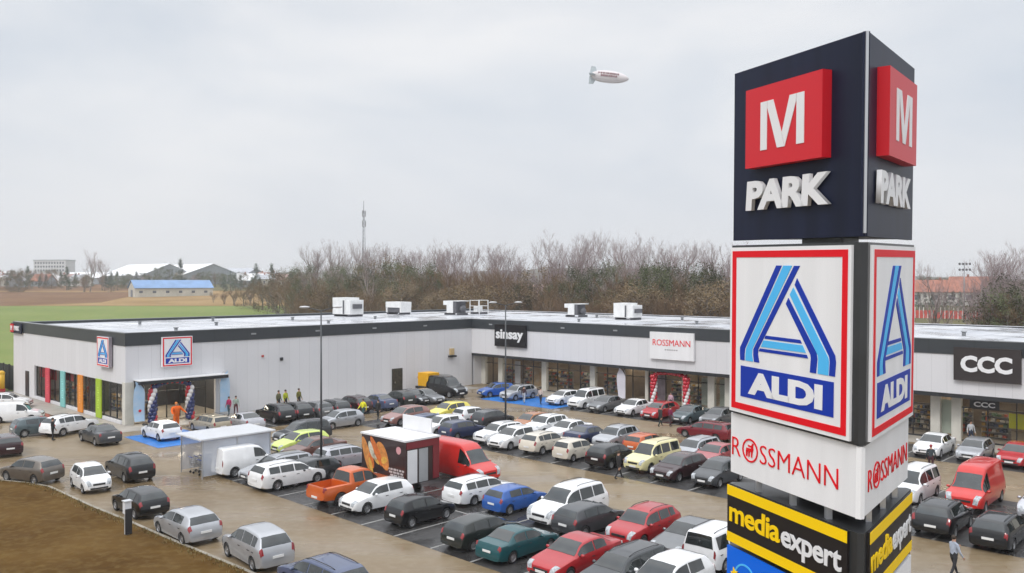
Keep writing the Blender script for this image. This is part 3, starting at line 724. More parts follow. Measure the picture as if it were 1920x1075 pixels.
hanging(24.9, -2.25, LIL, 'lilac poster in the window below the white shop sign', 1.5); hanging(30.3, -2.25, GRN, 'pale green poster right of the balloon columns', 1.0); hanging(32.2, -2.25, GRN, 'pale green poster beside the grey pillar', .9)
hanging(51.6, -2.25, GRN, 'wide pale green panel left of the shoe shop door', 1.3); hanging(-21.0, 39.6, mat('poster_red', (.42, .02, .02), .6, noise=(1, .3)), 'wide red poster high in the leftmost supermarket end window', 5.0, 2.3, 3.3)
hanging(-15.6, 39.6, MATS['poster_red'], 'red poster high in the second supermarket end window from the left', 4.0, 2.6, 3.3)
hanging(56.3, -2.25, YEL, 'square yellow poster in the shoe shop window', 1.0, 1.3, 2.4)

# ---------------------------------------------------------------- signs on the building
W_ = mat('sign_white', (.80, .80, .81), .45, noise=(.9, .07), streak=(2, 2, .12)); BLK = mat('sign_black', (.010, .009, .010), .4, spec=.3); REDS = mat('sign_red', (.72, .003, .012), .5, spec=.25)
DBL = mat('sign_dark_blue', (.006, .035, .36), .5, spec=.25); LBL = mat('sign_light_blue', (.08, .47, .86), .5, spec=.25); GRYT = mat('sign_grey', (.35, .33, .34), .5)
NAVY = mat('sign_navy', (.010, .014, .036), .42, spec=.2, noise=(.9, .35), streak=(2.2, 2.2, .10)); CRIM = mat('sign_crimson', (.60, .012, .022), .4, spec=.35); YELS = mat('sign_yellow', (.92, .60, .0), .5, spec=.3)
LETW = mat('letter_white', (.74, .74, .75), .4)
A_SHAPE = dict(
 dark=[[(.427,.893),(.475,.893),(.152,.394),(.147,.360),(.147,.322),(.106,.322),(.103,.365),(.104,.396)],
  [(.576,.892),(.623,.892),(.276,.404),(.272,.372),(.285,.323),(.237,.323),(.229,.365),(.230,.397)],
  [(.601,.824),(.897,.427),(.903,.392),(.897,.318),(.855,.318),(.859,.392),(.854,.418),(.583,.787)],
  [(.532,.713),(.760,.426),(.766,.395),(.757,.318),(.710,.318),(.717,.395),(.714,.414),(.512,.679)],
  [(.340,.487),(.631,.487),(.644,.468),(.330,.468)],[(.289,.408),(.684,.410),(.694,.392),(.280,.390)]],
 light=[[(.488,.893),(.560,.893),(.221,.399),(.216,.365),(.228,.323),(.156,.323),(.157,.360),(.162,.395)],
  [(.572,.772),(.845,.414),(.852,.392),(.849,.318),(.770,.318),(.773,.395),(.770,.416),(.543,.732)],
  [(.322,.458),(.651,.459),(.677,.420),(.298,.418)]],
 box=[(.112,.288),(.889,.288),(.889,.103),(.112,.103)], text=(.185,.810,.128,.262))
def a_logo(par, x0, x1, z0, z1, y, dep, fr=None):
    """framed white panel with the striped blue letter A and a blue name plate; rectangle in the parent's face"""
    w, h = x1 - x0, z1 - z0
    def P(pts): return [(x0 + u * w, z0 + v * h) for u, v in pts]
    m = MB(); m.box(x0, x1, y - dep, y, z0, z1); pan = m.build('panel', W_, par)
    m = MB(); yf = y - dep
    o_, i_ = .022, .060
    for u0, u1, v0, v1 in ((o_, 1 - o_, o_, i_), (o_, 1 - o_, 1 - i_, 1 - o_), (o_, i_, i_, 1 - i_), (1 - i_, 1 - o_, i_, 1 - i_)):
        m.box(x0 + u0 * w, x0 + u1 * w, yf - .012, yf - .001, z0 + v0 * h, z0 + v1 * h)
    m.build('red_border', REDS, par)
    for key, mt, nm in (('dark', DBL, 'dark_stripe'), ('light', LBL, 'light_stripe')):
        m = MB()
        for pl in A_SHAPE[key]: m.prism(P(pl), yf - .014, yf - .001)
        m.build(nm, mt, par)
    m = MB(); m.prism(P(A_SHAPE['box']), yf - .014, yf - .001); m.build('name_plate', DBL, par)
    u0, u1, v0, v1 = A_SHAPE['text']
    lettering('ALDI', W_, par, x0 + u0 * w, x0 + u1 * w, z0 + v0 * h, z0 + v1 * h, yf - .015, .006, bold=.06, spacing=1.0)
t = thing('supermarket_sign', 'square white sign with blue striped letter A above the supermarket entrance', 'sign', lot(.07, 35.65, 0), ROT_V, 'framed letter A signs on the left wing')
a_logo(t, -1.35, 1.35, 4.75, 7.35, -.02, .22)
t = thing('supermarket_sign', 'square white sign with blue striped letter A on the end wall over the banners', 'sign', lot(-4.05, 40.05, 0), ROT_U, 'framed letter A signs on the left wing')
a_logo(t, -1.35, 1.35, 4.75, 7.35, -.02, .30)
m = MB(); m.box(-1.37, 1.37, -.30, -.02, 4.73, 7.37); m.build('casing', mat('sign_casing', (.30, .27, .30), .5), t)
t = thing('shop_sign', 'black sign with white lower case lettering near the inner corner', 'sign', lot(6.6, .07, 0), ROT_U, 'signs above the shop fronts')
m = MB(); m.box(-2.45, 2.45, -.25, -.01, 4.85, 7.35); m.build('panel', BLK, t)
lettering('sinsay', W_, t, -2.2, 2.1, 5.4, 6.8, -.251, .05, bold=.03)
t = thing('shop_sign', 'white sign with red capital lettering in the middle of the right wing', 'sign', lot(28.05, .07, 0), ROT_U, 'signs above the shop fronts')
m = MB(); m.box(-2.45, 2.45, -.25, -.01, 4.75, 7.35); m.build('panel', W_, t)
lettering('ROSSMANN', REDS, t, -2.1, 2.1, 6.05, 6.65, -.251, .02)
m = MB()
for k in range(6): m.box(-.72 + k * .25, -.72 + k * .25 + .17, -.256, -.2505, 5.62, 5.74)
m.build('small_print', GRYT, t)
t = thing('shop_sign', 'wide dark brown sign with three round white letters at the right', 'sign', lot(54.95, .07, 0), ROT_U, 'signs above the shop fronts')
m = MB(); m.box(-2.2, 2.2, -.25, -.01, 4.85, 7.3); m.build('panel', mat('sign_brown_black', (.030, .023, .023), .4, coat=.2), t)
lettering('CCC', W_, t, -1.72, 1.66, 5.50, 6.72, -.251, .05, bold=.045)
t = thing('door_sign', 'small grey three letter sign over the shoe shop door', 'sign', lot(54.3, -1.74, 0), ROT_U)
m = MB(); m.box(-1.0, 1.0, -.06, -.012, 2.62, 3.26); m.build('panel', DARK, t)
lettering('CCC', LETW, t, -.72, .72, 2.74, 3.12, -.061, .03, bold=.03)
t = thing('corner_sign', 'small red and white sign on the far left corner of the parapet', 'sign', lot(-29.4, 40.12, 0), ROT_U)
m = MB(); m.box(-2.0, 1.6, -.12, 0, 6.6, 7.7); m.build('panel', NAVY, t)
m = MB(); m.box(-1.95, -.9, -.22, -.121, 6.7, 7.6); m.build('emblem', CRIM, t)
lettering('M', W_, t, -1.7, -1.15, 6.9, 7.4, -.221, .03, bold=.03); lettering('PARK', W_, t, -.8, 1.1, 6.9, 7.4, -.121, .05, bold=.04)
# ---------------------------------------------------------------- the triangular sign tower
TW = thing('sign_tower', 'tall triangular pylon of stacked shop signs, navy block with red boxes on top', 'sign tower', (8.15, 21.45, 0))
TW.rotation_euler = (R(1.6), 0, 0)
SLV = mat('silver_edge', (.55, .56, .58), .3, metal=.8); STEEL = mat('tower_steel', (.30, .30, .31), .45, metal=.5, noise=(2, .2)); CHAR = mat('tower_charcoal', (.026, .028, .030), .4, coat=.15, noise=(1, .2))
def face_dir(k): return R(-67.4 + 120 * k)
def tri(side_d, z0, z1, name, mt, cut=0.0):
    """three sided block with inradius side_d and clipped corners"""
    m = MB(); pts = []
    hw = side_d * math.sqrt(3) - cut
    for k in range(3):
        a = face_dir(k)
        for x in (-hw, hw): pts.append((x * cos(a) + side_d * sin(a), x * sin(a) - side_d * cos(a)))
    n = 6
    vs = [(x, y, z0) for x, y in pts] + [(x, y, z1) for x, y in pts]
    m.add(vs, [tuple(range(5, -1, -1)), tuple(range(6, 12))] + [(i, (i + 1) % 6, (i + 1) % 6 + 6, i + 6) for i in range(6)])
    o = m.build(name, mt, TW); b_ = bmesh.new(); b_.from_mesh(o.data); bmesh.ops.recalc_face_normals(b_, faces=b_.faces); b_.to_mesh(o.data); b_.free(); return o
def face(k, name):
    e = bpy.data.objects.new(name, None); COL.objects.link(e); e.parent = TW; e.rotation_euler = (0, 0, face_dir(k)); e.empty_display_size = .2; return e
tri(.42, 0, 17.3, 'mast', STEEL, .05)
tri(1.23, 13.15, 17.60, 'top_core', CHAR, .10)
tri(1.40, 8.46, 13.0, 'middle_core', CHAR, .16)
tri(1.20, 6.80, 8.40, 'white_core', CHAR, .06)
tri(1.41, 4.93, 6.49, 'black_core', CHAR, .16)
tri(1.41, .4, 4.80, 'lower_core', CHAR, .16)
m = MB(); m.box(-2.6, 2.6, -2.4, 2.4, -.3, .4); m.build('foundation', KERB, TW)
M_UNIT = [[(0, 0), (.155, 0), (.155, 1), (0, 1)], [(.165, 1), (.30, 1), (.50, .30), (.565, 0), (.40, 0), (.165, .86)], [(.68, 1), (.825, 1), (.825, .86), (.575, 0), (.51, .30)], [(.835, 1), (1, 1), (1, 0), (.835, 0)]]
for k in range(2):
    fc = face(k, 'sign_face'); D = 1.342; z0, z1 = 13.13, 17.64
    m = MB(); m.box(-2.295, 2.295, -D, -1.235, z0, z1); m.build('panel', NAVY, fc)
    m = MB(); m.box(-1.46, 1.28, -D - .28, -D - .001, 14.98, 17.0); m.build('emblem_box', CRIM, fc)
    m = MB()
    for pl in M_UNIT: m.prism([(-1.46 + 2.74 * (.22 + .57 * x), 14.98 + 2.02 * (.20 + .60 * z)) for x, z in pl], -D - .297, -D - .281)
    m.build('emblem', LETW, fc)
    lettering('PARK', LETW, fc, -1.60, 1.36, 13.90, 14.66, -D - .04, .11, bold=.045, shear=.06, spacing=.93)
    # striped letter A
    fc = face(k, 'sign_face'); a_logo(fc, -2.24 if k == 0 else -2.10, 2.07 if k == 0 else 2.10, 8.52, 12.94, -1.402, .068)
    # white sign with raised red letters
    fc = face(k, 'sign_face'); D = 1.33
    m = MB(); m.box(-2.34 if k == 0 else -2.29, 2.29 if k == 0 else 2.25, -D, -1.21, 6.79, 8.43); m.build('panel', W_, fc)
    xr = [(-2.27, -1.92, 'R'), (-1.12, 1.62, 'SSMANN')]
    if k == 1: xr = [(-1.75, -1.40, 'R'), (-.60, 2.05, 'SSMANN')]
    for a, b, s_ in xr: lettering(s_, REDS, fc, a, b, 7.29, 7.78, -D - .001, .02, bold=-.014)
    cx = (xr[0][1] + xr[1][0]) / 2; m = MB()
    for i in range(24):
        t0, t1 = 2 * pi * i / 24, 2 * pi * (i + 1) / 24
        m.prism([(cx + cos(t0) * .315, 7.54 + sin(t0) * .315), (cx + cos(t1) * .315, 7.54 + sin(t1) * .315), (cx + cos(t1) * .272, 7.54 + sin(t1) * .272), (cx + cos(t0) * .272, 7.54 + sin(t0) * .272)], -D - .022, -D - .001)
    # little centaur-like figure: legs, body, torso, arm
    for pl in ([(-.20, -.02), (.14, -.02), (.16, .08), (-.18, .08)], [(-.20, -.2), (-.14, -.2), (-.12, 0), (-.2, 0)], [(-.08, -.2), (-.03, -.2), (-.01, 0), (-.08, 0)], [(.06, -.2), (.11, -.2), (.13, 0), (.06, 0)],
               [(.06, .06), (.17, .06), (.14, .22), (.06, .2)], [(-.10, .14), (.08, .12), (.08, .17), (-.1, .19)], [(.10, .2), (.17, .2), (.17, .27), (.10, .27)]):
        m.prism([(cx + x * .8, 7.53 + z * .8) for x, z in pl], -D - .022, -D - .001)
    m.build('ring_emblem', REDS, fc)
    # black sign with yellow bands
    fc = face(k, 'sign_face'); D = 1.48; xa, xb = (-2.28, 2.06) if k == 0 else (-2.10, 2.08)
    m = MB(); m.box(xa, xb, -D, -1.412, 4.93, 6.47); m.build('panel', mat('sign_espresso', (.014, .011, .011), .45, spec=.3), fc)
    m = MB(); m.box(xa, xb, -D - .012, -D - .001, 4.93, 5.19); m.box(xa, xb, -D - .012, -D - .001, 6.20, 6.47); m.build('yellow_band', YELS, fc)
    w = xb - xa
    lettering('media', YELS, fc, xa + .025 * w, xa + .49 * w, 5.49, 6.06, -D - .001, .02, bold=.022, spacing=.95)
    lettering('expert', LETW, fc, xa + .50 * w, xa + .965 * w, 5.30, 5.95, -D - .001, .02, bold=.022, spacing=.95)
    # lowest sign
    fc = face(k, 'sign_face')
    if k == 0:
        m = MB(); m.box(xa, xb, -D, -1.412, 2.9, 4.79); m.build('panel', mat('sign_bright_blue', (.0, .13, .72), .5, spec=.25), fc)
        m = MB()
        for i in range(16):
            t0, t1 = pi * 1.05 - 3.0 * i / 16, pi * 1.05 - 3.0 * (i + 1) / 16
            m.prism([(-1.5 + cos(t) * r, 4.05 + sin(t) * r) for t, r in ((t0, .45), (t1, .45), (t1, .40), (t0, .40))], -D - .012, -D - .001)
        m.build('arc', LBL, fc)
        m = MB(); m.prism([(-1.92 + cos(pi * i / 5) * (.17 if i % 2 else .08), 4.12 + sin(pi * i / 5) * (.17 if i % 2 else .08)) for i in range(10)], -D - .03, -D - .013); m.build('star', YELS, fc)
    else:
        m = MB(); m.box(xa, xb, -D, -1.412, 2.9, 4.79); m.build('panel', W_, fc)
m = MB()
for k in range(2):
    a = face_dir(k); c_, s_ = cos(a), sin(a)
    for x in (-1.3, 0, 1.2):                       # short brackets between the signs
        px_, py_ = x * c_ + 1.22 * s_, x * s_ - 1.22 * c_
        m.box(px_ - .07, px_ + .07, py_ - .07, py_ + .07, 6.45, 6.85); m.box(px_ - .07, px_ + .07, py_ - .07, py_ + .07, 8.35, 8.5)
m.build('bracket', SLV, TW)
a = face_dir(0) + R(60); m = MB()
m.box(-.03, .03, -2.69, -2.60, 13.2, 17.63); o = m.build('corner_trim', SLV, TW); o.rotation_euler = (0, 0, a)

# ---------------------------------------------------------------- roof plant
PLW = mat('plant_white', (.74, .74, .73), .45, noise=(1.4, .10)); PLG = mat('plant_grille', (.10, .10, .11), .6, noise=(3, .2))
def plant_unit(a, b, w, d, h, label, kind=0):
    t = thing('rooftop_unit', label, 'rooftop unit', lot(a, b, 7.46), ROT_U, 'white air handling units on the roof')
    m = MB()
    for x in (-w * .4, w * .4): m.box(x - .08, x + .08, -d / 2, d / 2, 0, .3)
    m.build('rail', PLG, t)
    if kind == 0:
        m = MB(); m.box(-w / 2, w * .22, -d / 2, d / 2, .3, h); m.box(w * .22, w / 2, -d / 2 + .1, d / 2 - .1, .3, h * .88); m.build('housing', PLW, t)
        m = MB(); m.box(w * .10, w * .19, -d / 2 - .02, -d / 2 - .003, .35, h * .86); m.box(w / 2 + .003, w / 2 + .25, -d * .3, d * .3, h * .42, h * .66); m.build('grille', PLG, t)
    elif kind == 1:
        m = MB(); m.box(-w / 2, w / 2, -d / 2, d / 2, h * .55, h)
        for x in (-w / 2, w / 2 - .3): m.box(x, x + .3, -d / 2 + .05, d / 2 - .05, .3, h * .548)
        m.build('housing', PLW, t); m = MB(); m.box(-w / 2 + .32, w / 2 - .32, -d / 2 + .2, d / 2 - .2, .3, h * .545); m.build('grille', PLG, t)
    elif kind == 2:
        m = MB(); m.box(-w * .28, w * .12, -d / 2, d / 2, .3, h); m.box(-w / 2, -w * .281, -d / 2, d / 2, h * .7, h); m.build('housing', PLW, t)
        m = MB(); m.box(w * .125, w * .30, -d / 2 + .05, d / 2 - .05, .3, h * .97); m.ell((w * .42, 0, h * .45), (w * .12, d * .3, h * .25)); m.build('grille', PLG, t)
        m = MB(); m.box(w * .05, w / 2, -d / 2, d / 2, h * .972, h + .04); m.build('hood', PLW, t)
    elif kind == 3:
        m = MB()
        for x in (-w / 2, w / 2):
            for y in (-d / 2, d / 2): m.box(x - .05, x + .05, y - .05, y + .05, 0, h)
        for z in (h * .6, h): m.box(-w / 2, w / 2, -d / 2 - .04, -d / 2 + .04, z - .08, z); m.box(-w / 2, w / 2, d / 2 - .04, d / 2 + .04, z - .08, z)
        m.build('frame', PLW, t); m = MB(); m.box(-w * .3, w * .1, -d * .3, d * .3, .3, h * .55); m.build('housing', PLW, t)
plant_unit(-25.0, 0.2, 4.1, 2.4, 2.6, 'largest white rooftop unit, two joined boxes with a grey slot, left of the others', 0)
plant_unit(-26, -9.4, 3.6, 2.0, 1.85, 'white rooftop unit on two legs, right of the largest one', 1)
plant_unit(-18, -13.7, 3.4, 2.0, 2.05, 'white rooftop unit with a dark round fan at its right side', 2)
plant_unit(-18, -18.3, 2.0, 1.8, 2.1, 'open white pipe frame behind the inner roof corner', 3)
plant_unit(-.5, -20, 2.8, 1.8, 1.8, 'white rooftop unit with small dark openings on the right wing roof', 2)
plant_unit(9.6, -18, 2.9, 2.2, 2.1, 'plain white rooftop box on the right wing roof', 0)

# ---------------------------------------------------------------- trees: one of each kind, then copies
BARK = mat('bare_bark', (.20, .165, .14), .9, noise=(3, .35)); TWIG = mat('bare_twigs', (.36, .285, .28), .9, noise=(.8, .25)); BIRCH = mat('birch_bark', (.42, .37, .31), .8, noise=(3, .4))
TWB = mat('brown_twigs', (.21, .13, .068), .9, noise=(.7, .35)); OLIVE = mat('olive_foliage', (.085, .098, .032), .8, noise=(.5, .45, (.042, .052, .018))); OLIVE2 = mat('brown_foliage', (.17, .118, .058), .85, noise=(.5, .4, (.10, .07, .036)))
CON = mat('conifer_needles', (.045, .075, .042), .8, noise=(.6, .4))
def rot_about(v, ax, a): return Matrix.Rotation(a, 3, ax) @ v
def bare_tree(seed, h, spread, trunkm, twigm, stems=1, lean=0.0, dens=1.0):
    rs = random.Random(seed); tr = MB(); tw = MB()
    def grow(p, d, L, r, lv):
        n = 3 if lv < 3 else 2; pts = [p]; q = p.copy(); dd = d.copy()
        for i in range(n):
            dd = (dd + Vector((rs.gauss(0, .10), rs.gauss(0, .10), .06 + .05 * lv))).normalized(); q = q + dd * L / n; pts.append(q.copy())
        rad = [r * (1 - .45 * i / n) for i in range(n + 1)]
        (tr if lv < 2 else tw).tube(pts, rad, 6 if lv == 0 else (4 if lv < 3 else 3), 0, cap=False)
        if lv >= 5 or L < .5: return
        k = {0: 8, 1: 5, 2: 4, 3: 3, 4: 3}[lv]
        k = max(2, int(k * dens + rs.random()))
        for i in range(k):
            t = rs.uniform(.3 if lv == 0 else .2, 1.0); f_ = t * n; j = min(n - 1, int(f_)); bp = pts[j].lerp(pts[j + 1], f_ - j)
            ax = dd.cross(Vector((rs.gauss(0, 1), rs.gauss(0, 1), rs.gauss(0, 1)))).normalized()
            nd = rot_about(dd, ax, rs.uniform(.3, .75) * spread)
            nd.z = abs(nd.z) * .7 + (.22 if lv < 2 else .34); nd.normalize()
            grow(bp, nd, L * rs.uniform(.50, .72) * (1.1 - .3 * t), max(.009, rad[j] * .55), lv + 1)
    for s_ in range(stems):
        a = rs.uniform(0, 6.28); d = Vector((cos(a) * .12 * (stems > 1) + lean, sin(a) * .12 * (stems > 1), 1)).normalized()
        grow(Vector((cos(a) * .2, sin(a) * .2, 0)), d, h * .56, h * .012, 0)
    return tr.mesh('trunk', trunkm), tw.mesh('crown', twigm)
def leafy(seed, h, w, leafm, n=6500, base=.05, conical=0.0, sz=.20):
    """evergreen or shrub: limbs carrying clumps of small leaf faces, gaps between them"""
    rs = random.Random(seed); tr = MB(); cr = MB()
    tr.tube([(0, 0, 0), (0, 0, h * .85)], [h * .014, .03], 6)
    clumps = []
    for k in range(46):
        z = h * (base + (1 - base) * rs.random() ** .9); t = (z / h - base) / (1 - base)
        prof = (1 - t) ** .8 if conical else math.sqrt(max(.02, 1 - abs(2 * t - .75) ** 2.2 / 2.2))
        r = w / 2 * prof * rs.uniform(.35, 1.0); a = rs.uniform(0, 6.28)
        c = Vector((cos(a) * r, sin(a) * r, z)); clumps.append((c, rs.uniform(.35, .9) * w * .17))
        tr.tube([(0, 0, max(.1, z - r * .7)), c], [.05, .02], 4)
    for k in range(n):
        c, r = clumps[rs.randrange(len(clumps))]
        p = c + Vector((rs.gauss(0, .55), rs.gauss(0, .55), rs.gauss(0, .6))) * r
        if p.z < .1: p.z = .1 + rs.random() * .3
        u = Vector((rs.gauss(0, 1), rs.gauss(0, 1), rs.gauss(0, 1))).normalized(); q = u.orthogonal().normalized(); s_ = sz * rs.uniform(.5, 1.2)
        cr.add([p - u * s_ * .5, p + q * s_ * .3, p + u * s_ * .6, p - q * s_ * .3], [(0, 1, 2, 3)])
    return tr.mesh('trunk', BARK), cr.mesh('crown', leafm)
TREES = {}
for k, (h, sp_, dn) in enumerate(((20, 1.0, 1.0), (22, .95, 1.05), (18, 1.15, 1.1), (21, 1.05, .95))): TREES['bare%d' % k] = (bare_tree(20 + k, h, sp_, BARK, TWIG, 1, 0, dn), h)
for k in range(2): TREES['birch%d' % k] = (bare_tree(40 + k, 17, .7, BIRCH, TWIG, 1, .10 * (1 - 2 * k), .7), 17)
for k in range(3): TREES['scrub%d' % k] = (bare_tree(50 + k, 9 + k, 1.0, BARK, TWB, 3, 0, .8), 9 + k)
for k in range(3): TREES['ever%d' % k] = (leafy(60 + k, 13, 9, OLIVE, 7000), 13)
for k in range(2): TREES['brown%d' % k] = (leafy(70 + k, 10, 9, OLIVE2, 6000, .02), 10)
for k in range(2): TREES['fir%d' % k] = (leafy(80 + k, 12, 5.5, CON, 6000, .04, 1), 12)
def tree(kind, x, y, h, label, cat, group, nm, rz=None, wx=1.0):
    (tm, cm), hh = TREES[kind]; s_ = h / hh
    t = thing(nm, label, cat, (x, y, terrain_z(y) - .1), random.uniform(0, 6.28) if rz is None else rz, group); t.scale = (s_ * wx, s_ * wx, s_)
    link('trunk', tm, t); link('crown', cm, t)
rs = random.Random(31); random.seed(31)
GB = dict(label='bare leafless tree in the wood behind the shop roof', cat='tree', group='bare trees behind the shops', nm='bare_tree')
GE = dict(label='olive green evergreen in the wood behind the shop roof', cat='tree', group='evergreens behind the shops', nm='evergreen_tree')
GS = dict(label='brown bare bush in the wood behind the shop roof', cat='bush', group='brown bushes behind the shops', nm='bare_bush')
def wood(px, d):                              # a spot behind the right wing, d metres behind its back wall, seen at that column of the picture
    a = px_a(px, -30 - d); p = lot(a, -30 - d); return p.x, p.y
# skyline of the bare trees, read off the photograph: column -> row of the tops
SKY = [(560, 478), (585, 455), (620, 447), (660, 445), (700, 447), (735, 452), (775, 462), (800, 448), (840, 445), (865, 440), (890, 455), (930, 452), (960, 466), (985, 462), (1010, 437), (1050, 428), (1090, 425), (1130, 424), (1180, 424), (1215, 430), (1245, 452), (1275, 436), (1320, 433), (1360, 440)]
def skyrow(px):
    for (x0, y0), (x1, y1) in zip(SKY[:-1], SKY[1:]):
        if x0 <= px <= x1: return y0 + (y1 - y0) * (px - x0) / (x1 - x0)
    return SKY[0][1] if px < SKY[0][0] else SKY[-1][1]
px = 566
while px < 1372:
    d = rs.uniform(26, 48); x, y = wood(px, d); h = CAM_H + (HOR - skyrow(px) + rs.uniform(-9, 10)) * y / FPX - terrain_z(y)
    tree('bare%d' % rs.randrange(4), x, y, h, **GB); px += rs.uniform(17, 30)
px = 575
while px < 1372:
    d = rs.uniform(18, 26); x, y = wood(px, d); top = rs.choice((492, 499, 496, 506, 515, 525)) + rs.uniform(-6, 6)
    if 955 < px < 1015: top += 28
    h = CAM_H + (HOR - top) * y / FPX - terrain_z(y)
    q = rs.random()
    tree('ever%d' % rs.randrange(3), x, y, h, **GE) if q < .5 else tree('brown%d' % rs.randrange(2), x, y, h, **GS) if q < .6 else tree('scrub%d' % rs.randrange(3), x, y, h, wx=1.2, **GS)
    px += rs.uniform(11, 17)
px = 560
while px < 1372:
    d = rs.uniform(8, 15); x, y = wood(px, d); top = rs.uniform(534, 564)
    h = CAM_H + (HOR - top) * y / FPX - terrain_z(y)
    if not 955 < px < 1012: tree(rs.choice(('brown0', 'scrub0', 'scrub1', 'scrub2', 'scrub1')), x, y, h, wx=1.3, **GS)
    px += rs.uniform(11, 17)
px = 1378
while px < 1660:                              # the wood goes on, thinner, behind the tall sign
    x, y = wood(px, rs.uniform(20, 44)); tree('bare%d' % rs.randrange(4), x, y, CAM_H + (HOR - rs.uniform(445, 480)) * y / FPX - terrain_z(y), **GB)
    x, y = wood(px + 9, rs.uniform(10, 20)); tree(rs.choice(('scrub0', 'scrub1', 'scrub2')), x, y, CAM_H + (HOR - rs.uniform(515, 555)) * y / FPX - terrain_z(y), wx=1.2, **GS)
    px += rs.uniform(26, 42)
x, y = wood(592, 20); tree('birch0', x, y, 17, 'pale trunked birch at the left end of the wood, rising straight', 'tree', None, 'birch_tree', 0)
x, y = wood(692, 12); tree('birch0', x, y, 17.5, 'pale trunked birch leaning right in front of the brown wood', 'tree', None, 'birch_tree', .35)
# thinner right part of the wood
for px_, top, d in ((1737, 470, 30), (1846, 474, 16), (1862, 455, 20), (1880, 442, 16), (1896, 444, 20), (1905, 452, 13), (1922, 456, 18), (1945, 460, 15)):
    x, y = wood(px_, d); tree('bare%d' % rs.randrange(4), x, y, CAM_H + (HOR - top) * y / FPX - terrain_z(y), 'bare leafless tree right of the tall sign behind the roof', 'tree', 'bare trees right of the sign', 'bare_tree')
for px_, top, d in ((1884, 545, 10), (1898, 522, 12), (1906, 545, 10), (1922, 525, 12), (1942, 530, 10), (1890, 556, 8)):
    x, y = wood(px_, d); tree(rs.choice(('scrub0', 'scrub1', 'scrub2', 'ever0')), x, y, CAM_H + (HOR - top) * y / FPX - terrain_z(y), 'olive brown bush right of the tall sign behind the roof', 'bush', 'bushes right of the sign', 'bare_bush', wx=1.2)
# scrub thinning out to the left of the wood
for px_, y, top in ((400, 345, 545), (420, 330, 541), (440, 320, 537), (458, 318, 533), (476, 300, 530), (492, 290, 524), (505, 300, 520), (520, 270, 514), (535, 262, 508), (548, 240, 500), (556, 232, 512), (470, 330, 540), (512, 280, 535), (540, 250, 530)):
    x = (px_ - 960) / FPX * y; tree(rs.choice(('scrub0', 'scrub1', 'scrub2', 'brown0')), x, y, CAM_H + (HOR - top) * y / FPX - terrain_z(y), 'brown bush left of the wood, before the far field', 'bush', 'bushes left of the wood', 'bare_bush', wx=1.5)

# ---------------------------------------------------------------- far buildings and trees
def bgpt(px, y): return ((px - 960) / FPX * y, y, terrain_z(y))
def hall(px, y, w, dp, eave, ridge, rz, label, wallm, roofm, nm='farm_hall', extra=True):
    t = thing(nm, label, 'building', bgpt(px, y), rz)
    m = MB(); m.prism([(-dp / 2, 0), (dp / 2, 0), (dp / 2, eave), (0, ridge), (-dp / 2, eave)], 0, w, 0)
    # prism axis runs along y; gable on the near side
    m.build('wall', wallm, t)
    m = MB(); o_ = .5
    for sg in (-1, 1):
        p = [(sg * (dp / 2 + .5), eave - .15), (0, ridge + .12), (0, ridge + .32), (sg * (dp / 2 + .5), eave + .08)]
        m.prism(p, -o_, w + o_)
    m.build('roof', roofm, t)
    m = MB(); m.box(-dp * .14, dp * .14, -.08, -.003, 0, eave * .8); m.build('door', mat('hall_door', (.16, .17, .19), .6), t)
    m = MB(); n = max(3, int(w / 6))
    for k in range(n): q = (k + .3) * w / n; m.box(dp / 2 + .003, dp / 2 + .08, q, q + 1.6, eave * .45, eave * .7)
    m.build('window', mat('hall_window', (.10, .11, .13), .2), t)
CRE = mat('barn_cream_wall', (.52, .50, .44), .8, noise=(.3, .15)); BLR = mat('barn_blue_roof', (.17, .29, .50), .5, noise=(.3, .18)); GWL = mat('hall_grey_wall', (.26, .28, .30), .8, noise=(.2, .15)); WRF = mat('hall_white_roof', (.80, .80, .81), .6, noise=(.2, .1)); GRF = mat('hall_grey_roof', (.42, .43, .46), .6, noise=(.2, .15))
hall(247, 400, 37, 11, 4.4, 8.0, R(-50), 'long cream barn with bright blue roof beyond the green field', CRE, BLR)
hall(318, 620, 60, 44, 7, 15.6, R(52), 'grey gabled hall with white roof behind the blue roofed barn, left of the other', GWL, WRF)
hall(400, 640, 70, 50, 7, 15.6, R(50), 'grey gabled hall with white roof behind the blue roofed barn, right of the other', GWL, WRF)
hall(480, 660, 60, 30, 7, 12, R(75), 'long low hall with grey roof right of the two gabled halls', GWL, GRF)
hall(205, 640, 40, 20, 5, 9, R(70), 'low hall with white roof half hidden by tall trees', GWL, WRF)
t = thing('apartment_block', 'pale flat roofed apartment block with rows of windows on the far left skyline', 'building', bgpt(93, 760), R(-12))
m = MB(); m.box(-17, 17, 0, 12, 0, 18.6); m.build('wall', mat('block_wall', (.58, .57, .58), .8, noise=(.15, .1)), t)
m = MB(); m.box(-17.4, 17.4, -.4, 12.4, 18.6, 19.4); m.build('roof', GRF, t)
m = MB()
for i in range(5):
    for j in range(11): m.box(-15.6 + j * 2.9, -14.0 + j * 2.9, -.08, -.004, 2 + i * 3.4, 3.7 + i * 3.4)
m.build('window', MATS['hall_window'], t)
TILE = mat('red_roof_tiles', (.33, .13, .085), .8, noise=(.5, .25)); PTILE = mat('faded_pink_tiles', (.36, .24, .22), .8, noise=(.5, .25)); CRW = mat('house_white_wall', (.6, .58, .54), .8, noise=(.4, .1))
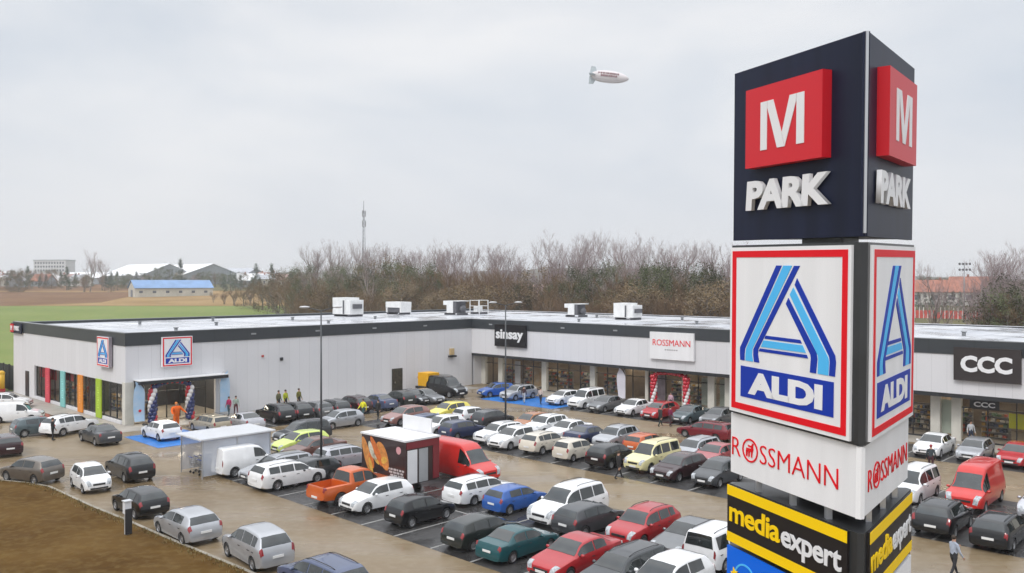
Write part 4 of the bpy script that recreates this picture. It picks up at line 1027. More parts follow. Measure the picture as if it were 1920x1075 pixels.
def house(px, y, z, w, dp, eave, ridge, rz, label, wallm, roofm):
    p = bgpt(px, y); t = thing('house', label, 'house', (p[0], p[1], p[2] + z), rz)
    m = MB(); m.prism([(-dp / 2, -3), (dp / 2, -3), (dp / 2, eave), (0, ridge), (-dp / 2, eave)], -w / 2, w / 2); m.build('wall', wallm, t)
    m = MB()
    for sg in (-1, 1): m.prism([(sg * (dp / 2 + .6), eave - .2), (0, ridge + .1), (0, ridge + .3), (sg * (dp / 2 + .6), eave + .05)], -w / 2 - .6, w / 2 + .6)
    rf = m.build('roof', roofm, t)
    m = MB(); m.box(-.4, .4, 1, 1.8, ridge - .6, ridge + 1.2); m.build('chimney', TILE, rf)
    m = MB()
    for sg in (-1, 1):
        for k in range(4): q = -w / 2 + (k + .35) * w / 4; m.box(sg * (dp / 2 + .04) - .035, sg * (dp / 2 + .04) + .035, q, q + w * .10, eave * .4, eave * .78)
    m.build('window', MATS['hall_window'], t)
house(985, 236, 1.0, 13, 9, 4.2, 9, R(80), 'white house with faded pink roof glimpsed through the wood', CRW, PTILE)
house(1770, 330, 0, 24, 12, 5, 9.5, R(62), 'long house with red tiled roof right of the tall sign', CRW, TILE)
house(1822, 350, 1.0, 16, 10, 5, 9.5, R(50), 'house with red tiled roof left of the bushes at the right', CRW, TILE)
house(1362, 250, 0, 12, 10, 6, 10, R(60), 'red roofed house at the left edge of the tall sign', mat('brick_pink', (.42, .22, .17), .8, noise=(.6, .2)), TILE)
house(60, 610, 0, 16, 10, 5, 9, R(70), 'grey roofed house at the far left below the apartment block', CRW, GRF)
house(35, 560, 0, 12, 9, 4, 8, R(20), 'dark gabled house at the far left edge of the town', GWL, GRF)
house(150, 590, 0, 14, 9, 4, 8, R(60), 'pale house left of the tall thin tree on the far side of the field', CRW, GRF)
rs = random.Random(55)
for k in range(22):
    px_ = rs.uniform(-5, 235) if k < 14 else rs.uniform(430, 560); y = rs.uniform(560, 680); w = rs.uniform(9, 17)
    house(px_, y, 0, w, rs.uniform(8, 10), rs.uniform(3.2, 5.5), rs.uniform(7, 9.5), rs.uniform(0, 3.1), 'small hazy house in the band of buildings along the left skyline', rs.choice((CRW, GWL, CRE)), rs.choice((GRF, TILE, PTILE, WRF)))
    [o for o in COL.objects if o.name.startswith('house') and o.type == 'EMPTY' and 'group' not in o and o['label'].startswith('small hazy')][-1]['group'] = 'houses on the left skyline'
# lattice mast
t = thing('radio_mast', 'thin lattice radio mast rising over the wood', 'mast', bgpt(682, 330)); H_ = 45 - terrain_z(330) * 0 - 4
m = MB()
for k in range(3):
    c0, s0 = cos(2 * pi * k / 3), sin(2 * pi * k / 3); m.tube([(c0 * 1.1, s0 * 1.1, 0), (c0 * .32, s0 * .32, H_ - 4)], .09, 4)
    for i in range(26):
        z0, z1 = i * (H_ - 4) / 26, (i + 1) * (H_ - 4) / 26; r0, r1 = 1.1 - .78 * i / 26, 1.1 - .78 * (i + 1) / 26; c1, s1 = cos(2 * pi * (k + 1) / 3), sin(2 * pi * (k + 1) / 3)
        m.tube([(c0 * r0, s0 * r0, z0), (c1 * r1, s1 * r1, z1)], .05, 3)
m.tube([(0, 0, H_ - 4.5), (0, 0, H_)], .12, 5); m.build('lattice', mat('mast_steel', (.22, .22, .25), .5, noise=(.3, .3)), t)
m = MB()
for z in (H_ - 5, H_ - 9):
    for k in range(3): a = 2 * pi * k / 3; m.box(cos(a) * .7 - .16, cos(a) * .7 + .16, sin(a) * .7 - .16, sin(a) * .7 + .16, z - 1.2, z + 1.2)
m.build('antenna', mat('antenna_grey', (.3, .3, .32), .5), t)
# floodlight mast at the right
t = thing('floodlight_mast', 'sports ground floodlight mast between the roofs at the right', 'mast', bgpt(1808, 230)); m = MB(); m.tube([(0, 0, 0), (0, 0, 16.5)], [.22, .12], 6); m.build('pole', STEEL, t)
m = MB()
for z in (14.6, 16.2):
    m.box(-1.7, 1.7, -.06, .06, z - .06, z + .06)
    for k in range(4): m.box(-1.6 + k * .95, -1.15 + k * .95, -.25, -.061, z - .3, z + .3)
m.build('lamp_bank', PLG, t)
# red fence with white posts
def red_fence(px0, px1, d, label, n):
    p = Vector(((px0 - 960) / FPX * d, d, 0)); q = Vector(((px1 - 960) / FPX * (d - 14), d - 14, 0)); z = terrain_z(d - 7)
    t = thing('red_fence', label, 'fence', (p.x, p.y, z), math.atan2(q.y - p.y, q.x - p.x)); L = (q - p).length; w = L / n
    for k in range(n):
        m = MB(); m.box(k * w + .12, (k + 1) * w - .12, -.03, .03, .15, 2.5 if k % 7 != 5 else 2.0); m.build('panel', mat('fence_red', (.55, .07, .05), .6, noise=(.5, .25)), t)
        m = MB(); m.box(k * w - .11, k * w + .11, -.08, .08, 0, 3.4); m.build('post', mat('fence_post_white', (.62, .58, .55), .7, noise=(1, .15)), t)
red_fence(1716, 1890, 250, 'red panel fence with white posts right of the tall sign', 21)
red_fence(1318, 1372, 300, 'red panel fence with white posts left of the tall sign', 7)
# hedge and trees in the distance
GD = dict(cat='tree', group='distant trees beyond the field', nm='distant_tree', label='small hazy tree on the skyline beyond the field')
rs = random.Random(77); random.seed(77)
for k in range(150):
    px_ = rs.uniform(-10, 575); y = rs.uniform(470, 660); 
    if 235 < px_ < 400 and y < 520: y = rs.uniform(520, 600)
    top = rs.uniform(508, 524) if px_ > 120 else rs.uniform(506, 520); x = (px_ - 960) / FPX * y
    tree(rs.choice(('fir0', 'fir1', 'bare2', 'scrub0', 'ever1', 'ever2', 'brown0')), x, y, max(3, CAM_H + (HOR - top) * y / FPX - terrain_z(y)), wx=1.25, **GD)
for k in range(26):
    px_ = rs.uniform(1715, 1850); y = rs.uniform(380, 470); top = rs.uniform(516, 530); x = (px_ - 960) / FPX * y
    tree(rs.choice(('bare2', 'ever0', 'ever2', 'brown1')), x, y, max(3, CAM_H + (HOR - top) * y / FPX - terrain_z(y)), 'dark tree on the skyline right of the tall sign', 'tree', 'distant trees right of the sign', 'distant_tree', wx=1.6)
for k in range(7):
    px_ = 1722 + k * 13; y = 288 + k; x = (px_ - 960) / FPX * y
    tree('fir%d' % (k % 2), x, y, 6.5, 'dark green clipped conifer behind the red fence', 'tree', 'conifers behind the red fence', 'conifer', wx=1.3)
for px_, y, top, kd in ((168, 470, 461, 'bare3'), (196, 480, 478, 'bare1'), (208, 470, 512, 'fir0'), (52, 520, 500, 'fir1'), (125, 500, 500, 'fir0'), (338, 560, 487, 'fir1'), (480, 470, 494, 'fir0'), (510, 470, 496, 'fir1'), (300, 520, 500, 'ever1'), (318, 520, 505, 'ever2')):
    x = (px_ - 960) / FPX * y
    tree(kd, x, y, CAM_H + (HOR - top) * y / FPX - terrain_z(y), {168: 'tallest thin tree on the left skyline', 196: 'thin tree just right of the tallest skyline tree', 208: 'dark fir left of the blue roofed barn', 52: 'dark fir left of the apartment block', 125: 'dark fir right of the apartment block', 338: 'pointed fir standing out between the two white hall roofs', 480: 'dark pointed fir between halls and wood, left one', 510: 'dark pointed fir between halls and wood, right one', 300: 'dark round tree before the left grey hall', 318: 'dark round tree between the two grey halls'}[px_], 'tree', None, 'distant_tree')
# wooded ridge closing the view
m = MB(); rs = random.Random(9); vs = []; n = 240; rows = ((1250, 14), (1330, 26), (1420, 30), (1600, 20))
for y, z in rows:
    for i in range(n + 1):
        x = -1500 + 3000 * i / n; hh = z + (6 * sin(x * .004 + 1) + 4 * sin(x * .011) + rs.uniform(-2.5, 2.5)) * (z > 22) - (8 if x > 250 else 0) * (z > 22)
        vs.append((x, y + rs.uniform(-12, 12), hh))
m.add(vs, [(j * (n + 1) + i, j * (n + 1) + i + 1, (j + 1) * (n + 1) + i + 1, (j + 1) * (n + 1) + i) for j in range(3) for i in range(n)], 0, False)
struct(m.build('hills', mat('wooded_ridge', (.10, .095, .07), .95, noise=(.02, .5))))
# airship
t = thing('airship', 'small white advertising airship hanging in the grey sky', 'airship', (12.9, 110, 12 + (HOR - 145) * 110 / FPX), R(-8)); t.rotation_euler = (0, R(9), R(-12))
m = MB(); n = 26; vs = []; fs = []
for i in range(n + 1):
    u = i / n; x = -2.55 + 5.1 * u; r = .80 * (1 - abs(2 * (u ** .86) - 1) ** 2.3) ** .6 if 0 < u < 1 else .001
    for j in range(18): vs.append((x, r * cos(2 * pi * j / 18), r * sin(2 * pi * j / 18)))
for i in range(n):
    for j in range(18): fs.append((i * 18 + j, i * 18 + (j + 1) % 18, (i + 1) * 18 + (j + 1) % 18, (i + 1) * 18 + j))
m.add(vs, fs, 0, True); m.build('envelope', mat('airship_skin', (.60, .56, .56), .5, noise=(.8, .08)), t)
for sg in (-1, 1):
    m = MB(); m.prism([(-2.7, .15 * sg), (-1.75, .45 * sg), (-2.05, 1.15 * sg), (-2.65, 1.2 * sg)], -.03, .03); m.build('fin', mat('airship_fin', (.42, .47, .49), .5), t)
    m = MB(); m.add([(-2.7, .15 * sg, -.03), (-1.75, .45 * sg, -.03), (-2.05, 1.1 * sg, -.03), (-2.65, 1.1 * sg, -.03), (-2.7, .15 * sg, .03), (-1.75, .45 * sg, .03), (-2.05, 1.1 * sg, .03), (-2.65, 1.1 * sg, .03)], [(0, 1, 2, 3), (7, 6, 5, 4), (0, 4, 5, 1), (1, 5, 6, 2), (2, 6, 7, 3), (3, 7, 4, 0)]); m.build('fin', MATS['airship_fin'], t)
m = MB(); rs = random.Random(5)
for row, z in ((0, .30), (1, -.02)):
    x = -1.5 if row == 0 else -1.1
    while x < 1.35 - .5 * row:
        w = rs.uniform(.12, .26); u = (x + 2.55) / 5.1; r = .80 * (1 - abs(2 * (u ** .86) - 1) ** 2.3) ** .6; yy = -math.sqrt(max(.01, r * r - z * z)) - .02
        m.box(x, x + w, yy - .03, yy + .03, z - .13, z + .10); x += w + rs.uniform(.05, .12)
m.build('print', mat('airship_print', (.22, .11, .12), .6), t)
car('panel_van', 'white', -9.16, 45.67, 70.0, 'white panel van beside the supermarket end wall, at the left picture edge', cat='van', group='vehicles by the supermarket end wall')
car('estate', 'white', -18.92, 44.03, 75.0, 'white estate car with dark roof rails, behind the white van by the end wall', group='vehicles by the supermarket end wall')
car('hatch', 'slate', -0.92, 46.25, 45.0, 'dark grey green hatchback squeezed between the white van and the white crossover', group='vehicles by the supermarket end wall')
car('suv', 'white', 0.28, 44.45, 22.0, 'white crossover with black wheels, parked in front of the coloured window banners', group='vehicles by the supermarket end wall')
car('saloon', 'grey', 6.09, 44.21, -46.7, 'dark grey saloon seen from behind, driving towards the coloured banners', group='cars on the entrance drive')
car('estate', 'plum', 5.37, 50.35, -40.0, 'dark plum car with red tail lights, cut by the left picture edge', group='cars on the entrance drive')
car('hatch', 'taupe', 15.99, 51.66, -66.0, 'taupe hatchback, foremost of the cars waiting along the curved kerb by the soil', group='cars along the kerb')
car('mini', 'white', 20.63, 49.87, 138.0, 'small white hatchback facing the camera beside the kerb', group='cars along the kerb')
car('mpv', 'black', 19.37, 47.17, -45.7, 'black people carrier on the drive behind the small white hatchback', group='cars on the entrance drive')
car('hatch', 'black', 27.80, 49.90, -46.3, 'black hatchback with tall red tail lights at the kerb above the post', group='cars along the kerb')
car('hatch', 'silver', 33.64, 50.03, -45.5, 'silver hatchback at the kerb ahead of the silver people carrier', group='cars along the kerb')
car('mpv', 'silver', 39.22, 49.46, -42.0, 'silver people carrier at the kerb with dark rear window, nearest whole car', group='cars along the kerb')
car('estate', 'navy', 44.51, 49.56, -45.4, 'dark blue estate cut by the lower picture edge', group='cars on the entrance drive')
car('hatch', 'white', 7.68, 40.25, -47.2, 'small white hatchback standing on the blue disabled bay by the supermarket door', group='cars facing the left wing')
car('estate', 'beige', 7.63, 36.25, -47.4, 'beige estate parked beside the blue bay by the supermarket door', group='cars facing the left wing')
car('saloon', 'pale', 8.59, 33.77, -44.8, 'pale silver saloon behind the trolley shelter roof', group='cars facing the left wing')
car('suv', 'black', 6.92, 29.93, -46.6, 'black off-roader first in the row along the blank grey wall', group='cars facing the left wing')
car('suv', 'black', 6.99, 28.09, -44.3, 'black off-roader second in the row along the blank grey wall', group='cars facing the left wing')
car('hatch', 'midgrey', 6.99, 25.96, -44.8, 'mid grey hatchback directly behind the tall lamp post by the wall', group='cars facing the left wing')
car('estate', 'grey', 6.90, 24.20, -45.4, 'dark grey estate by the wall behind the silver moving car', group='cars facing the left wing')
car('suv', 'plum', 7.11, 21.96, -45.4, 'dark plum off-roader by the wall behind the yellow jacket', group='cars facing the left wing')
car('saloon', 'navy', 7.07, 19.06, -45.8, 'navy saloon by the wall, left of the dark wall door', group='cars facing the left wing')
car('hatch', 'green', 6.87, 16.40, -45.3, 'very dark green hatchback in front of the dark wall door', group='cars facing the left wing')
car('saloon', 'grey', 6.63, 14.33, 135.0, 'dark grey saloon facing out, beside the black van with pale windscreen', group='cars facing the left wing')
car('saloon', 'midgrey', 7.26, 13.25, 133.5, 'mid grey saloon facing out, below the yellow box trailer', group='cars facing the left wing')
car('kombi', 'black', 5.39, 8.69, 135.3, 'black van facing out from the inner corner of the building', cat='van', group='cars facing the left wing', sc=1.18)
car('hatch', 'silver', 13.43, 27.73, 224.9, 'silver hatchback driving down the aisle beside the yellow jacket', group='cars driving in the aisles')
car('people_carrier', 'grey', 16.45, 33.14, 225.4, 'dark grey people carrier following behind the tall lamp post', group='cars driving in the aisles', sc=.93)
car('panel_van', 'white', 23.35, 41.40, 44.8, 'white panel van parked against the trolley shelter', cat='van', group='first row of bays')
car('estate', 'silver', 25.97, 40.77, 223.8, 'silver estate between the white panel van and the white estate with roof rails', group='first row of bays')
car('estate', 'white', 28.18, 41.30, 44.0, 'white estate with dark roof rails in the first row', group='first row of bays', sc=1.05)
car('hatch', 'grey', 28.20, 40.10, 225.4, 'dark grey hatchback left of the orange pickup', group='first row of bays')
car('pickup', 'orange', 33.55, 40.53, 43.0, 'orange pickup truck with open load bed', cat='pickup truck', group='first row of bays')
car('hatch', 'white', 36.03, 40.68, 225.6, 'white hatchback facing the camera beside the orange pickup', group='first row of bays', sc=1.0)
car('hatch', 'black', 39.67, 40.65, 44.6, 'black hatchback with low roof, left of the two empty bays', group='first row of bays', sc=.92)
car('hatch', 'green', 44.40, 40.87, 44.2, 'dark crossover hatchback seen from behind, right of the empty bays', group='first row of bays', sc=.96)
car('saloon', 'teal', 46.79, 40.92, 43.7, 'teal green saloon with red tail lights', group='first row of bays', sc=.93)
car('saloon', 'red', 49.87, 40.70, 224.4, 'red saloon facing the camera in the first row beside the teal saloon', group='first row of bays', sc=1.03)
car('estate', 'grey', 52.41, 40.70, 224.7, 'dark grey estate at the lower picture edge between red and white cars', group='first row of bays')
car('hatch', 'white', 54.54, 40.82, 225.3, 'white hatchback at the lower picture edge left of the tall sign', group='first row of bays', sc=1.06)
car('hatch', 'lime', 19.87, 35.42, 224.7, 'lime yellow hatchback behind the white estate', group='second row of bays')
car('saloon', 'brown', 22.25, 35.81, 225.3, 'dark brown saloon at the foot of the tall lamp post', group='second row of bays')
car('estate', 'pale', 26.19, 35.82, 45.4, 'pale silver estate left of the hot dog trailer', group='second row of bays')
car('estate', 'white', 38.80, 35.63, 44.8, 'white estate seen from behind, in front of the red van', group='second row of bays')
car('hatch', 'blue', 41.50, 35.62, 45.2, 'blue hatchback between two white cars', group='second row of bays', sc=.92)
car('people_carrier', 'white', 44.75, 35.10, 223.5, 'large white people carrier with roof rails facing the camera', cat='minivan', group='second row of bays')
car('hatch', 'grey', 46.73, 35.82, 45.3, 'dark grey hatchback behind the red saloon', group='second row of bays')
car('suv', 'red', 49.59, 35.37, 222.8, 'red off-roader facing the camera with open drive behind it', group='second row of bays', sc=.98)
car('saloon', 'midgrey', 51.93, 35.12, 223.9, 'mid grey saloon left of the tall sign', group='second row of bays')
car('kombi', 'white', 53.79, 35.46, 43.5, 'white boxy van half hidden by the tall sign, tail light showing', cat='van', group='second row of bays')
car('big_van', 'vanred', 34.20, 32.90, 135.3, 'red high roof van coupled beside the hot dog trailer', cat='van', group='red delivery vans')
car('hatch', 'rose', 15.87, 22.63, 222.7, 'dusty rose hatchback at the left end of the third row', group='third row of bays', sc=1.08)
car('hatch', 'navy', 20.01, 23.25, 42.7, 'blue grey hatchback right of the dusty rose hatchback', group='third row of bays')
car('hatch', 'white', 21.81, 23.69, 223.6, 'white hatchback half hidden behind the red van, next to a dark blue car', group='third row of bays')
car('hatch', 'darkblue', 24.20, 23.60, 45.7, 'dark blue hatchback just above the red van roof', group='third row of bays')
car('suv', 'white', 27.53, 22.85, 225.7, 'white crossover right behind the red van windscreen', group='third row of bays', sc=.98)
car('hatch', 'white', 29.68, 23.52, 222.8, 'white hatchback with dark headlights between white crossover and ivory crossover', group='third row of bays', sc=1.04)
car('suv', 'ivory', 32.50, 23.23, 42.7, 'ivory crossover seen from behind', group='third row of bays', sc=.97)
car('mini', 'ivory', 35.59, 23.53, 43.9, 'small ivory hatchback with red tail light', group='third row of bays')
car('hatch', 'black', 38.65, 23.39, 43.0, 'black hatchback left of the cream van', group='third row of bays', sc=1.03)
car('kombi', 'cream', 41.13, 22.36, 225.3, 'cream yellow van with side windows', cat='van', group='third row of bays')
car('hatch', 'plum', 43.75, 23.30, 225.6, 'very dark hatchback with white number plate right of the cream van', group='third row of bays', sc=1.03)
car('hatch', 'grey', 46.29, 22.99, 223.8, 'dark grey hatchback touching the left side of the tall sign', group='third row of bays')
car('hatch', 'yellow', 16.63, 18.33, 224.2, 'bright yellow hatchback at the left end of the fourth row', group='fourth row of bays')
car('mini', 'white', 19.65, 18.41, 44.5, 'small white hatchback right of the bright yellow hatchback', group='fourth row of bays')
car('hatch', 'grey', 22.35, 18.51, 44.5, 'dark grey hatchback left of the burnt orange car', group='fourth row of bays')
car('hatch', 'burnt', 25.90, 17.58, 224.2, 'burnt orange hatchback facing the blue bay', group='fourth row of bays')
car('suv', 'white', 27.95, 17.94, 224.9, 'white crossover right of the burnt orange hatchback', group='fourth row of bays', sc=.97)
car('saloon', 'white', 30.38, 18.21, 223.5, 'white saloon left of the dark navy saloon', group='fourth row of bays')
car('saloon', 'darkblue', 32.71, 18.51, 44.2, 'dark navy saloon between a white saloon and a silver crossover', group='fourth row of bays')
car('suv', 'silver', 35.19, 18.38, 222.6, 'silver crossover left of the bright orange hatchback', group='fourth row of bays')
car('hatch', 'orange', 37.85, 18.38, 44.4, 'bright orange hatchback behind the cream van', group='fourth row of bays')
car('estate', 'silver', 41.60, 17.93, 224.5, 'silver estate right of the cream van', group='fourth row of bays')
car('saloon', 'pink', 43.34, 18.23, 222.7, 'faded red saloon half hidden by the tall sign', group='fourth row of bays')
car('estate', 'darkred', 38.11, 10.71, -46.0, 'dark red estate driving along the shop front aisle', group='cars driving in the aisles')
car('hatch', 'blue', 9.10, 4.94, -120.0, 'bright blue hatchback next to the left blue bay by the shop fronts', group='cars in front of the shops')
car('suv', 'silver', 12.52, 5.05, 223.7, 'silver crossover on the blue bay below the black clothes shop sign', group='cars in front of the shops')
car('hatch', 'white', 18.00, 4.29, 224.9, 'white hatchback at the right end of the blue bay', group='cars in front of the shops')
car('kombi', 'white', 21.07, 4.44, 222.7, 'white van with black bumper in front of the shop windows', cat='van', group='cars in front of the shops')
car('saloon', 'midgrey', 23.79, 4.74, 225.6, 'grey saloon right of the white shop front van', group='cars in front of the shops')
car('saloon', 'white', 26.93, 4.72, 224.0, 'white saloon in front of the shop windows, left of the red car', group='cars in front of the shops')
car('hatch', 'red', 29.87, 4.87, 223.6, 'red hatchback in front of the red and white balloon columns', group='cars in front of the shops', sc=1.04)
car('saloon', 'slate', 32.78, 4.57, 223.6, 'blue grey saloon below the white shop sign', group='cars in front of the shops')
car('hatch', 'midgrey', 35.49, 4.35, 224.5, 'mid grey hatchback in front of the shops, touching the tall sign', group='cars in front of the shops')
car('saloon', 'white', 52.81, 4.77, 223.8, 'white saloon in front of the shoe shop, right of the tall sign', group='cars in front of the shops')
car('hatch', 'silver', 55.35, 4.52, 222.6, 'silver hatchback in front of the shoe shop entrance', group='cars in front of the shops')
car('hatch', 'red', 57.88, 4.55, 224.9, 'red hatchback in front of the shoe shop at the right picture edge', group='cars in front of the shops')
car('big_van', 'vanred', 58.90, 17.60, 223.3, 'red high roof van standing alone right of the tall sign', cat='van', group='red delivery vans', sc=.97)
car('kombi', 'white', 56.00, 18.60, 225.1, 'white van between the tall sign and the red van', cat='van', group='fourth row of bays')
car('suv', 'black', 59.18, 23.92, 43.3, 'black crossover seen from behind below the red van', group='third row of bays')
car('estate', 'black', 61.70, 24.05, 43.9, 'black estate with roof rails seen from behind at the right picture edge', group='third row of bays')
car('hatch', 'pale', 62.00, 17.60, 222.9, 'pale silver hatchback right of the red van at the picture edge', group='fourth row of bays')
# ---------------------------------------------------------------- lamp posts
LPG = mat('lamp_post_grey', (.075, .08, .085), .45, metal=.3, noise=(2, .2)); LPH = mat('lamp_head_grey', (.52, .52, .53), .4)
def lamp(a, b, h, rz, label):
    t = thing('lamp_post', label, 'lamp post', lot(a, b), rz, 'tall double armed lamp posts')
    m = MB(); m.tube([(0, 0, 0), (0, 0, h)], [.085, .045], 10); m.build('pole', LPG, t)
    m = MB(); m.tube([(0, 0, .02), (0, 0, .5)], .2, 12); m.build('base', KERB, t)
    m = MB(); m.tube([(-.75, 0, h + .16), (0, 0, h - .02), (.75, 0, h + .16)], .035, 6); m.build('arm', LPG, t)
    for sg in (-1, 1):
        m = MB(); m.ell((sg * 1.02, 0, h + .22), (.33, .15, .08), 0, 10, 6, None); m.build('lamp_head', LPH, t)
lamp(px_a(602, 38.2), 38.2, 10.3, R(15), 'tall grey double armed lamp post in front of the blank left wing wall')
lamp(px_a(948, 20.8), 20.8, 10.3, R(10), 'tall grey double armed lamp post in front of the black shop sign')

# ---------------------------------------------------------------- trolley shelter with trolleys
POLY = glassy('shelter_glass', (.66, .71, .80), .42, .06); SROOF = mat('shelter_roof_white', (.74, .75, .77), .35, noise=(.9, .06), alpha=.66)
t = thing('trolley_shelter', 'trolley shelter with flat white roof and clear walls beside the white panel van', 'shelter', lot(20.3, 44.3), ROT_V)
SL, SW, SH = 4.6, 2.9, 2.4                      # local x runs away from the viewer (-b), y towards -a
m = MB()
for x in (0, SL / 2, SL):
    for y in (0, -SW): m.box(x - .03, x + .03, y - .03, y + .03, 0, SH)
m.box(0, SL, -.04, .04, SH - .08, SH); m.box(0, SL, -SW - .04, -SW + .04, SH - .08, SH); m.box(-.04, .04, -SW, 0, SH - .075, SH - .005); m.box(SL - .04, SL + .04, -SW, 0, SH - .075, SH - .005)
m.build('frame', mat('shelter_frame', (.45, .46, .48), .35, metal=.4), t)
m = MB(); m.box(-.25, SL + .25, -SW - .25, .25, SH + .005, SH + .09); m.build('roof', SROOF, t)
for x0, x1, y0, y1 in ((.05, SL / 2 - .05, -SW - .012, -SW + .012), (SL / 2 + .05, SL - .05, -SW - .012, -SW + .012), (.05, SL / 2 - .05, -.012, .012), (SL / 2 + .05, SL - .05, -.012, .012), (SL - .012, SL + .012, -SW + .05, -.05)):
    m = MB(); m.box(x0, x1, y0, y1, .15, SH - .1); m.build('wall_panel', POLY, t)
WIRE = mat('trolley_wire', (.34, .35, .37), .3, metal=.8); THND = mat('trolley_handle', (.02, .08, .35), .4)
def trolley_meshes():
    m = MB(); L, W, z0, z1 = .85, .52, .42, .98
    def bx(t): return (-L / 2 + L * t)
    for k in range(5):
        z = z0 + (z1 - z0) * k / 4; w = W / 2 * (.72 + .28 * k / 4); l0 = -L / 2 + .16 * (1 - k / 4)
        m.tube([(l0, -w, z), (L / 2, -w * 1.05, z), (L / 2, w * 1.05, z), (l0, w, z), (l0, -w, z)], .010, 4)
    for k in range(7):
        x = -L / 2 + .12 + (L - .12) * k / 6
        for sg in (-1, 1): m.tube([(x, sg * W * .36, z0), (x - .02, sg * W * .5, z1)], .008, 3)
    for k in range(4): y = -W * .33 + W * .66 * k / 3; m.tube([(-L / 2 + .14, y, z0), (-L / 2, y * 1.3, z1)], .008, 3); m.tube([(-L / 2 + .14, y, z0), (L / 2, y, z0)], .008, 3)
    bk = m.mesh('basket', WIRE)
    m = MB()
    for sg in (-1, 1): m.tube([(L / 2 + .04, sg * .24, 1.02), (L / 2 - .12, sg * .22, .5), (L / 2 - .05, sg * .24, .16), (-L / 2 + .1, sg * .17, .14)], .016, 5)
    ch = m.mesh('chassis', WIRE)
    m = MB(); m.tube([(L / 2 + .05, -.26, 1.03), (L / 2 + .05, .26, 1.03)], .022, 6); hd = m.mesh('handle', THND)
    m = MB(); m.cyl((0, 0, 0), .07, .035, 'y', 10); wh = m.mesh('wheel', M_TYRE)
    return bk, ch, hd, wh
bk, ch, hd_, wh = trolley_meshes()
for i in range(12):
    r_, c_ = i % 2, i // 2
    p = lot(21.1 + r_ * 1.25, 43.6 - c_ * .36)
    t = thing('shopping_trolley', 'wire shopping trolley nested in a row under the trolley shelter', 'shopping trolley', (p.x, p.y, .006), ROT_V + pi, 'shopping trolleys under the shelter')
    link('basket', bk, t); link('chassis', ch, t); link('handle', hd_, t)
    for x, y in ((-.33, -.17), (-.33, .17), (.38, -.23), (.38, .23)): link('wheel', wh, t, (x, y, .07))

# ---------------------------------------------------------------- hot dog trailer
t = thing('food_trailer', 'dark hot dog trailer with white roof and big sausage roll picture', 'food trailer', lot(31.0, 38.05, 0.006), ROT_U)
TL, TWD, TZ0, TZ1 = 4.2, 2.5, .55, 3.0           # local x along +a, y towards -b
CHOC = mat('trailer_dark_brown', (.030, .012, .012), .35, coat=.4, noise=(1.2, .3)); TWH = mat('trailer_white', (.72, .72, .73), .4, noise=(1, .06)); CLR = mat('trailer_claret', (.18, .012, .02), .4, coat=.3)
m = MB(); m.box(0, TL, 0, TWD, TZ0, TZ1); m.build('body', CHOC, t)
m = MB(); m.box(-.06, TL + .06, -.06, TWD + .06, TZ1 + .001, TZ1 + .10); m.build('roof', TWH, t)
m = MB(); m.box(TL + .003, TL + .03, .05, TWD - .05, TZ1 - .42, TZ1 - .02); m.box(TL + .003, TL + .03, TWD - .5, TWD - .03, TZ0 + .1, TZ1 - .44); m.build('trim_band', CLR, t)
m = MB(); m.box(TL + .003, TL + .05, .12, .80, TZ0 + .05, TZ1 - .5); m.build('door', TWH, t)
m = MB(); m.box(TL + .003, TL + .04, .95, 1.60, TZ0 + .05, TZ1 - .5); m.build('door', mat('trailer_grey_door', (.36, .37, .38), .4, noise=(1, .1)), t)
m = MB(); m.box(.9, 3.6, TWD - .10, TWD - .02, TZ1 + .12, TZ1 + .98); m.build('raised_hatch', TWH, t)
# the picture on the side: bun, sausage, onion, sauce
BUN = mat('picture_bun', (.62, .25, .06), .5, noise=(4, .35)); SAUS = mat('picture_sausage', (.62, .16, .03), .4, noise=(5, .3)); ONI = mat('picture_onion', (.62, .60, .48), .5, noise=(6, .35)); MUS = mat('picture_mustard', (.70, .42, .07), .5, noise=(5, .3))
def blob(m, cx, cz, rx, rz, ang, y0, y1, n=18):
    pts = []
    for i in range(n):
        a_ = 2 * pi * i / n; k = 1 + .03 * sin(3 * a_ + cx * 7); x, z = cos(a_) * rx * k, sin(a_) * rz * k
        pts.append((cx + x * cos(ang) - z * sin(ang), cz + x * sin(ang) + z * cos(ang)))
    m.prism(pts, y0, y1)
pic = bpy.data.objects.new('picture', None); COL.objects.link(pic); pic.parent = t
m = MB(); blob(m, .50, 1.85, 1.05, .30, R(-68), -.010, -.002); blob(m, 2.05, 1.95, .90, .44, R(-58), -.010, -.002); m.build('bun', BUN, pic)
m = MB(); blob(m, 1.48, 2.12, .98, .25, R(-55), -.016, -.011); blob(m, 1.0, 1.55, .5, .2, R(-70), -.016, -.011); m.build('sausage', SAUS, pic)
m = MB(); blob(m, .98, 2.15, .55, .20, R(-62), -.021, -.017); blob(m, 1.3, 1.75, .3, .13, R(-40), -.021, -.017); m.build('onion', ONI, pic)
m = MB(); blob(m, .95, 1.15, .55, .13, R(-70), -.021, -.017); blob(m, 1.5, 1.55, .3, .10, R(-30), -.021, -.017); blob(m, 2.2, 1.7, .28, .2, R(20), -.021, -.017); m.build('mustard', MUS, pic)
m = MB(); blob(m, 3.55, 2.45, .22, .22, 0, -.010, -.002); m.build('round_badge', mat('badge_pink', (.6, .3, .32), .5), pic)
m = MB(); rs = random.Random(3)
for r_ in range(4):
    x = 2.55 + .12 * r_
    while x < 3.95:
        w = rs.uniform(.12, .34); m.box(x, min(4.05, x + w), -.008, -.002, 1.25 - r_ * .17, 1.36 - r_ * .17); x += w + rs.uniform(.05, .1)
m.build('print', mat('trailer_print', (.5, .48, .48), .5), pic)
ty, ri = wheel_meshes(.30)
for x in (1.7, 2.35):
    for y in (.12, TWD - .12):
        w = link('wheel', ty, t, (x, y, .30)); link('rim', ri, w)
